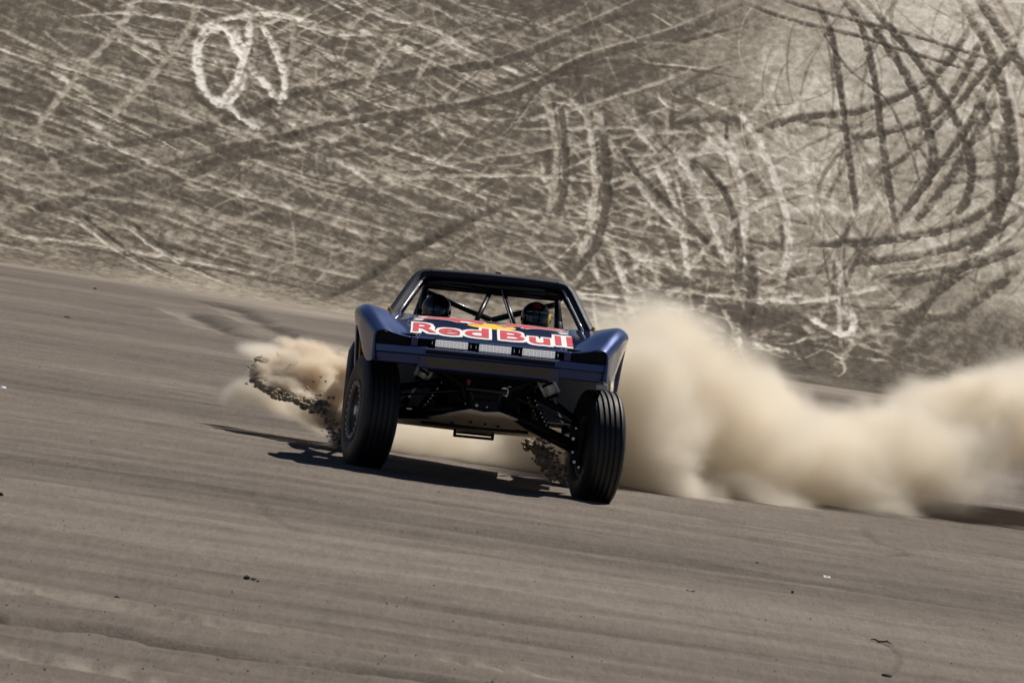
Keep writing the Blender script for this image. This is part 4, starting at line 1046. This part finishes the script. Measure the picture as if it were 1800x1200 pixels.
for s in (-1, 1):
    cx = float(L(770 if s < 0 else 944, 516, 2.0)[0])
    bm = bmesh.new(); add_box(bm, (cx, 2.30, 1.02), (.44, .10, .72), Euler((R(-10), 0, 0)), .03); add_box(bm, (cx, 2.02, .71), (.46, .50, .10), None, .03); T('seat', bm, 'frame_black')
bm = bmesh.new(); cx = float(L(944, 530, 2.0)[0])
Mx = Matrix.Translation((cx, 1.52, 1.10)) @ Matrix.Rotation(R(90), 4, 'Z') @ Matrix.Rotation(R(-20), 4, 'Y')
add_lathe(bm, [(.014*math.cos(a), .155+.014*math.sin(a)) for a in np.linspace(0, 2*math.pi, 9)[:-1]], Mx, 32); add_tube(bm, [Mx @ Vector((0, -.15, 0)), Mx @ Vector((0, .15, 0))], .012, 8); add_tube(bm, [Mx @ Vector((0, 0, 0)), Mx @ Vector((-.25, 0, -.0))], .02, 8)
T('steering_wheel', bm, 'frame_black', smooth=True)

# ------------------------------------------------------------------ sand thrown up by the rear wheels (solid clods and sheets)
_b = bmesh.new(); bmesh.ops.create_icosphere(_b, subdivisions=2, radius=1.0); _b.verts.ensure_lookup_table()
IV = np.array([v.co[:] for v in _b.verts]); IF = np.array([[v.index for v in f.verts] for f in _b.faces]); _b.free()
CSH = []
for k in range(24):
    n_ = np.array([mnoise.noise(Vector(v)*1.6+Vector((k*3.1, 0, 0)))*.5 + mnoise.noise(Vector(v)*4+Vector((0, k*2.3, 0)))*.28 for v in IV])
    CSH.append(IV*(1+n_)[:, None]*np.array([rnd.uniform(.7, 1.4), rnd.uniform(.7, 1.2), rnd.uniform(.6, 1.0)]))
def clods_mesh(name, items):
    """items: (centre, radius); one mesh of many small ragged lumps"""
    V_ = []; F_ = []
    for k, (c, r) in enumerate(items):
        a = rnd.uniform(0, 6.28); ca, sa = math.cos(a), math.sin(a)
        P = CSH[k % len(CSH)]; P = np.stack([P[:, 0]*ca-P[:, 1]*sa, P[:, 0]*sa+P[:, 1]*ca, P[:, 2]], 1)
        V_.append(P*r + np.array(c)); F_.append(IF + 42*k)
    V_ = np.concatenate(V_); F_ = np.concatenate(F_)
    me = bpy.data.meshes.new(name); me.vertices.add(len(V_)); me.vertices.foreach_set('co', V_.astype(np.float32).ravel())
    me.loops.add(F_.size); me.loops.foreach_set('vertex_index', F_.astype(np.int32).ravel())
    me.polygons.add(len(F_)); me.polygons.foreach_set('loop_start', np.arange(0, F_.size, 3, dtype=np.int32)); me.update(calc_edges=True)
    return me
def W(px, py, y): return tuple(at_y(px, py, y))
def spray(name, ridge, label, groups):
    """dark clods torn out along a curved crest; groups: (t0, t1, how many, spread, small, large)"""
    root = empty(name, tuple(ridge[0])); tag(root, label, 'sand spray')
    o0 = np.array(ridge[0]); A = np.array(catmull(ridge, 14))
    def samp(t):
        f = min(max(t, 0), .9999)*(len(A)-1); i = int(f); return A[i]+(A[i+1]-A[i])*(f-i), (A[i+1]-A[i])/np.linalg.norm(A[i+1]-A[i])
    items = []
    for t0, t1, n_, spread, side, r0_, r1_ in groups:
        for k in range(n_):
            a, tg = samp(rnd.uniform(t0, t1)); up = np.array([tg[2], 0, -tg[0]])
            if up[2] < 0: up = -up
            s_ = rnd.expovariate(1/spread) if rnd.random() < .8 else rnd.gauss(0, .02)
            fall = math.exp(-abs(s_)/spread*.5)
            # drift: lumps trail off towards the truck, away from the crest
            p = a + up*s_*.8 + np.array([s_*side, abs(s_)*.6 + rnd.gauss(0, .04), rnd.gauss(0, .008)])
            items.append((p-o0, (r0_+(r1_-r0_)*rnd.random()**4.5)*(.35+.65*fall)))
    c = link_mesh('clods', clods_mesh('clods', items), M['clod'], root, True); c['kind'] = 'stuff'
    return root
spray('sand_spray', [W(604, 806, 3.2), W(592, 778, 3.25), W(576, 745, 3.35), W(556, 720, 3.45), W(520, 706, 3.6), W(480, 692, 3.8), W(456, 674, 4.0), W(450, 648, 4.2), W(460, 628, 4.3)],
      'curling crest of dark sand clods thrown out beside the left wheels',
      [(.0, .42, 900, .05, .6, .002, .020), (.36, .72, 1300, .06, .8, .0025, .040), (.66, .96, 1100, .07, 1.2, .0025, .044), (.9, 1.05, 160, .06, .5, .0015, .010), (.1, 1.0, 1200, .16, .9, .0012, .006)])
spray('sand_spray', [W(522, 674, 4.0), W(508, 664, 4.05), W(503, 648, 4.1), W(520, 640, 4.1)], 'separate small clump of dark sand flying above the crest at left',
      [(0, .45, 90, .03, 1.0, .004, .016), (.5, 1.0, 130, .035, 1.0, .005, .020)])
spray('sand_spray', [W(1004, 866, 3.0), W(985, 845, 3.0), W(962, 820, 3.05), W(942, 797, 3.1), W(925, 774, 3.2)],
      'dark clump of thrown sand under the truck beside the right front wheel', [(0, 1, 800, .06, .7, .0025, .034), (.4, 1, 500, .09, .7, .002, .026), (0, 1, 500, .14, .8, .0012, .006)])

# ------------------------------------------------------------------ dust clouds
def dust_mat(name, colr, dens, aniso=.25):
    m = bpy.data.materials.new(name); m.use_nodes = True; n = m.node_tree.nodes; l = m.node_tree.links
    n.remove(n['Principled BSDF']); v = n.new('ShaderNodeVolumePrincipled'); v.inputs['Color'].default_value = (*colr, 1)
    v.inputs['Anisotropy'].default_value = aniso; v.inputs['Density'].default_value = dens
    l.new(v.outputs[0], n['Material Output'].inputs['Volume']); return m
def dust(name, label, blobs, res, m, nscale=(.9, .9, .9), amp=.9, sharp=2.2, warp=.25, seed=0.0):
    """blobs: (centre, radii, tilt about the Y axis in degrees, weight)"""
    pts = []
    for c, r, t, w in blobs:
        mr = max(r); pts += [np.array(c)-r, np.array(c)+r] if abs(t) < 1 else [np.array(c)-mr*np.array([1, r[1]/mr, .8]), np.array(c)+mr*np.array([1, r[1]/mr, .8])]
    lo = np.min(pts, 0)-.1; hi = np.max(pts, 0)+.1; lo[2] = max(lo[2], -.02)
    vd = bpy.data.volumes.new(name); o = bpy.data.objects.new(name, vd); col.objects.link(o)
    ng = bpy.data.node_groups.new(name, 'GeometryNodeTree'); ng.interface.new_socket('Geometry', in_out='OUTPUT', socket_type='NodeSocketGeometry')
    N, K = ng.nodes, ng.links
    def nd(t, **kw):
        x = N.new(t)
        for k_, v_ in kw.items(): setattr(x, k_, v_)
        return x
    def ma(op, a, b=None, c=None, clamp=False):
        x = nd('ShaderNodeMath', operation=op, use_clamp=clamp)
        for i, v_ in enumerate((a, b, c)):
            if v_ is None: continue
            if isinstance(v_, (int, float)): x.inputs[i].default_value = v_
            else: K.new(v_, x.inputs[i])
        return x.outputs[0]
    def vm(op, a, b=None):
        x = nd('ShaderNodeVectorMath', operation=op)
        for i, v_ in enumerate((a, b)):
            if v_ is None: continue
            if isinstance(v_, (tuple, list)): x.inputs[i].default_value = v_
            else: K.new(v_, x.inputs[i])
        return x.outputs['Value'] if op == 'LENGTH' else x.outputs[0]
    pos = nd('GeometryNodeInputPosition').outputs[0]
    wn_ = nd('ShaderNodeTexNoise'); wn_.inputs['Scale'].default_value = 1.3; wn_.inputs['Detail'].default_value = 3
    K.new(vm('ADD', pos, (seed, seed*.7, 0)), wn_.inputs['Vector'])
    p2 = vm('ADD', pos, vm('MULTIPLY', vm('SUBTRACT', wn_.outputs['Color'], (.5, .5, .5)), (warp*2, warp*2, warp*2)))
    f = None
    for c, r, t, w in blobs:
        q = vm('SUBTRACT', p2, tuple(c))
        if abs(t) > 0:
            vr = nd('ShaderNodeVectorRotate', rotation_type='Y_AXIS'); K.new(q, vr.inputs['Vector']); vr.inputs['Angle'].default_value = R(-t); q = vr.outputs[0]
        q = vm('DIVIDE', q, tuple(r)); fi = ma('MULTIPLY', ma('SUBTRACT', 1.0, vm('LENGTH', q)), w)
        f = fi if f is None else ma('SMOOTH_MAX', f, fi, .15)
    nz = nd('ShaderNodeTexNoise'); nz.inputs['Scale'].default_value = 1.0; nz.inputs['Detail'].default_value = 8; nz.inputs['Roughness'].default_value = .66
    K.new(vm('MULTIPLY', vm('ADD', p2, (seed*1.3, 0, seed)), nscale), nz.inputs['Vector'])
    e = ma('ADD', f, ma('MULTIPLY', ma('SUBTRACT', nz.outputs[0], .55), amp))
    d = ma('MULTIPLY', e, sharp, clamp=True); d = ma('MULTIPLY', d, d)
    # keep the cloud inside its own bounds
    d = ma('MULTIPLY', d, ma('MULTIPLY', f, 6.0, clamp=True))
    vc = nd('GeometryNodeVolumeCube'); K.new(d, vc.inputs['Density']); vc.inputs['Min'].default_value = tuple(lo); vc.inputs['Max'].default_value = tuple(hi)
    for i, ax in enumerate('XYZ'): vc.inputs['Resolution '+ax].default_value = max(8, int((hi[i]-lo[i])/res))
    smn = nd('GeometryNodeSetMaterial'); smn.inputs['Material'].default_value = m; K.new(vc.outputs[0], smn.inputs[0])
    out = nd('NodeGroupOutput'); K.new(smn.outputs[0], out.inputs[0])
    md = o.modifiers.new('dust', 'NODES'); md.node_group = ng
    tag(o, label, 'dust cloud', None, 'stuff')
    vd.materials.append(m)
    return o
DC = (.972, .925, .838)
big = dust_mat('dust', DC, 6.5)
def B(px, py, y, rx, ry, rz, tilt=0, w=1.0): return (at_y(px, py, y), np.array((rx, ry, rz)), tilt, w)
dust('dust_cloud', 'big tan dust plume billowing from behind the truck to the right edge', [
    B(1115, 668, 5.5, .98, 1.3, .84, 16), B(1130, 780, 5.2, .9, 1.1, .75, 0), B(1010, 690, 6.0, .9, 1.0, .7, 0),
    B(1245, 712, 6.5, 1.45, 1.4, .82, 26), B(1400, 785, 7.5, 1.8, 1.5, .70, 12), B(1560, 800, 8.5, 1.7, 1.6, .64, -6),
    B(1710, 748, 9.5, 1.7, 1.7, .62, -16), B(1850, 722, 11, 1.8, 1.8, .62, -20), B(2020, 672, 13, 2.2, 2, .75, -18),
    B(1160, 850, 5.0, .8, .7, .22, 8), B(1330, 862, 6.0, .9, .8, .16, 7), B(1560, 895, 7.6, .8, .8, .14, 7),
    B(1270, 855, 6.5, 1.4, 1.0, .34, 8), B(1470, 875, 7.5, 1.5, 1.0, .30, 8)],
    .045, big, (.6, .8, 1.0), 1.35, 1.9, .5, 3.0)
dust('dust_cloud', 'low dust hanging under the truck between its wheels', [
    B(850, 795, 5.6, 1.3, .7, .40, 6), B(760, 775, 5.6, .9, .7, .40, 6), B(960, 800, 5.6, .9, .7, .42, 6)], .045, big, (1.8, 1.8, 2.6), 1.4, 2.8, .2, 9.0)
thick = dust_mat('thick_dust', (.955, .885, .775), 38.0)
dust('dust_cloud', 'dense sheet of dust rising from the clod crest left of the truck', [
    B(545, 662, 4.08, .42, .26, .24, 18), B(500, 645, 4.28, .28, .24, .20, 0), B(585, 705, 3.88, .26, .20, .36, 35), B(604, 765, 3.6, .12, .16, .26, 22),
    B(592, 772, 3.36, .11, .14, .22, 28), B(574, 728, 3.52, .16, .14, .17, 38), B(598, 740, 3.75, .14, .16, .3, 15), B(535, 700, 3.68, .2, .14, .12, 22),
    B(560, 632, 4.5, .50, .34, .22, 8), B(590, 660, 4.4, .36, .3, .34, 0), B(510, 684, 3.86, .34, .14, .12, 18), B(470, 660, 4.2, .18, .16, .15, 0)],
    .022, thick, (3.0, 3.0, 6.5), 1.7, 1.8, .10, 14.0)
dust('dust_cloud', 'thin dust trailing on the ground at the far left of the truck', [
    B(438, 688, 4.9, .42, .4, .18, -35), B(480, 705, 4.7, .50, .4, .15, 14), B(540, 730, 4.5, .40, .3, .12, 25), B(480, 625, 5.0, .4, .4, .14, 10)],
    .03, dust_mat('thin_dust', DC, 8.0), (1.6, 1.6, 2.6), 1.0, 1.8, .15, 21.0)

# ------------------------------------------------------------------ small things lying on the sand
def gheight(x, y):
    i = int(np.clip(np.searchsorted(d_, y+47), 0, len(d_)-1)); j = int(np.argmin(np.abs(GXX[i]-x))); return float(gz[i, j])
def ground_spot(px, py):
    p = on_ground(px, py); return Vector((p[0], p[1], gheight(p[0], p[1])))
def stone(px, py, size, label, flat=.7, group='dark stones scattered on the sand'):
    bm = bmesh.new(); bmesh.ops.create_icosphere(bm, subdivisions=3, radius=1)
    sd = rnd.uniform(0, 50)
    for v in bm.verts:
        n_ = mnoise.noise(v.co*1.3+Vector((sd, 0, 0)))*.35+mnoise.noise(v.co*3.1+Vector((0, sd, 0)))*.15; v.co = Vector((v.co.x, v.co.y, v.co.z*flat))*size*(1+n_)
    o = obj('stone', bm, M['stone'], None, smooth=True); p = ground_spot(px, py); o.location = p+Vector((0, 0, size*flat*.5)); o.rotation_euler = (0, 0, rnd.uniform(0, 6))
    tag(o, label, 'stone', group)
stone(205, 1045, .014, 'single round black stone alone on the sand at lower left', .95)
stone(434, 1013, .018, 'largest black stone, leftmost of a row of three at lower left', .7)
stone(446, 1015, .013, 'middle black stone of the row of three at lower left', .7)
stone(454, 1018, .008, 'smallest black stone at the right end of the row of three', .7)
stone(1393, 1041, .011, 'small black stone below and left of the white paper scrap', .6)
stone(1331, 989, .012, 'flat dark stone above and left of the white paper scrap', .45)
stone(1559, 1184, .030, 'flat dark clod at the lower end of the curved scratch, lower right', .35)
stone(167, 509, .03, 'small dark stone on far sand near the foot of the hill at left', .5)
stone(118, 557, .04, 'dark flat stone near the left edge, below the foot of the hill', .3)
stone(1, 874, .016, 'dark stone cut off by the left edge of the picture', .8)
def twig(px, py, ln, ang, label):
    bm = bmesh.new(); p = ground_spot(px, py)
    pts = [Vector((math.cos(ang)*ln*(k/5-.5), math.sin(ang)*ln*(k/5-.5), .006+.005*math.sin(k*2.1))) + Vector((0, .01*math.sin(k*1.7), 0)) for k in range(6)]
    add_tube(bm, pts, [.003, .005, .006, .006, .005, .003], 7); add_tube(bm, [pts[3], pts[3]+Vector((.03, .03, .012))], [.004, .002], 6)
    o = obj('twig', bm, M['twig'], None, smooth=True); o.location = p; tag(o, label, 'twig', 'twigs lying on the sand')
twig(1548, 1131, .13, R(-25), 'dark curved twig at the upper end of the scratch, lower right')
twig(1213, 1042, .06, R(-20), 'short dark twig on bare sand right of the picture centre')
def scrap(px, py, s, label):
    bm = bmesh.new(); n_ = 6
    add_grid(bm, [[((i/n_-.5)*s, (j/n_-.5)*s*.7, .35*s*abs(mnoise.noise(Vector((i*.7+px, j*.7, 1.3))))+.002) for i in range(n_+1)] for j in range(n_+1)])
    o = obj('paper_scrap', bm, M['paper'], None); md = o.modifiers.new('t', 'SOLIDIFY'); md.thickness = .001; o.location = ground_spot(px, py); o.rotation_euler = (R(25), 0, .5); tag(o, label, 'litter', 'white litter on the sand')
scrap(1453, 1017, .055, 'crumpled white paper scrap on the rippled sand at right')
scrap(4, 683, .07, 'white scrap lying at the left edge of the sand flat')

items = []
for k in range(800):
    px = rnd.uniform(-60, 1860); py = rnd.uniform(520, 1230)
    if py < 560+.14*px or rnd.random() > .25+.75*(py-500)/700: continue
    p = on_ground(px, py); n_ = rnd.choice((1, 1, 1, 2, 4))
    for q in range(n_):
        x = p[0]+rnd.gauss(0, .12)*(n_ > 1); y = p[1]+rnd.gauss(0, .2)*(n_ > 1); r = rnd.uniform(.0015, .0042)*(1.6 if rnd.random() < .1 else 1)
        items.append(((x, y, gheight(x, y)+r*.3), r))
o = link_mesh('sand_crumbs', clods_mesh('sand_crumbs', items), M['stone'], None, True); tag(o, 'scattered tiny dark crumbs of sand all over the flat', 'crumbs', None, 'stuff')
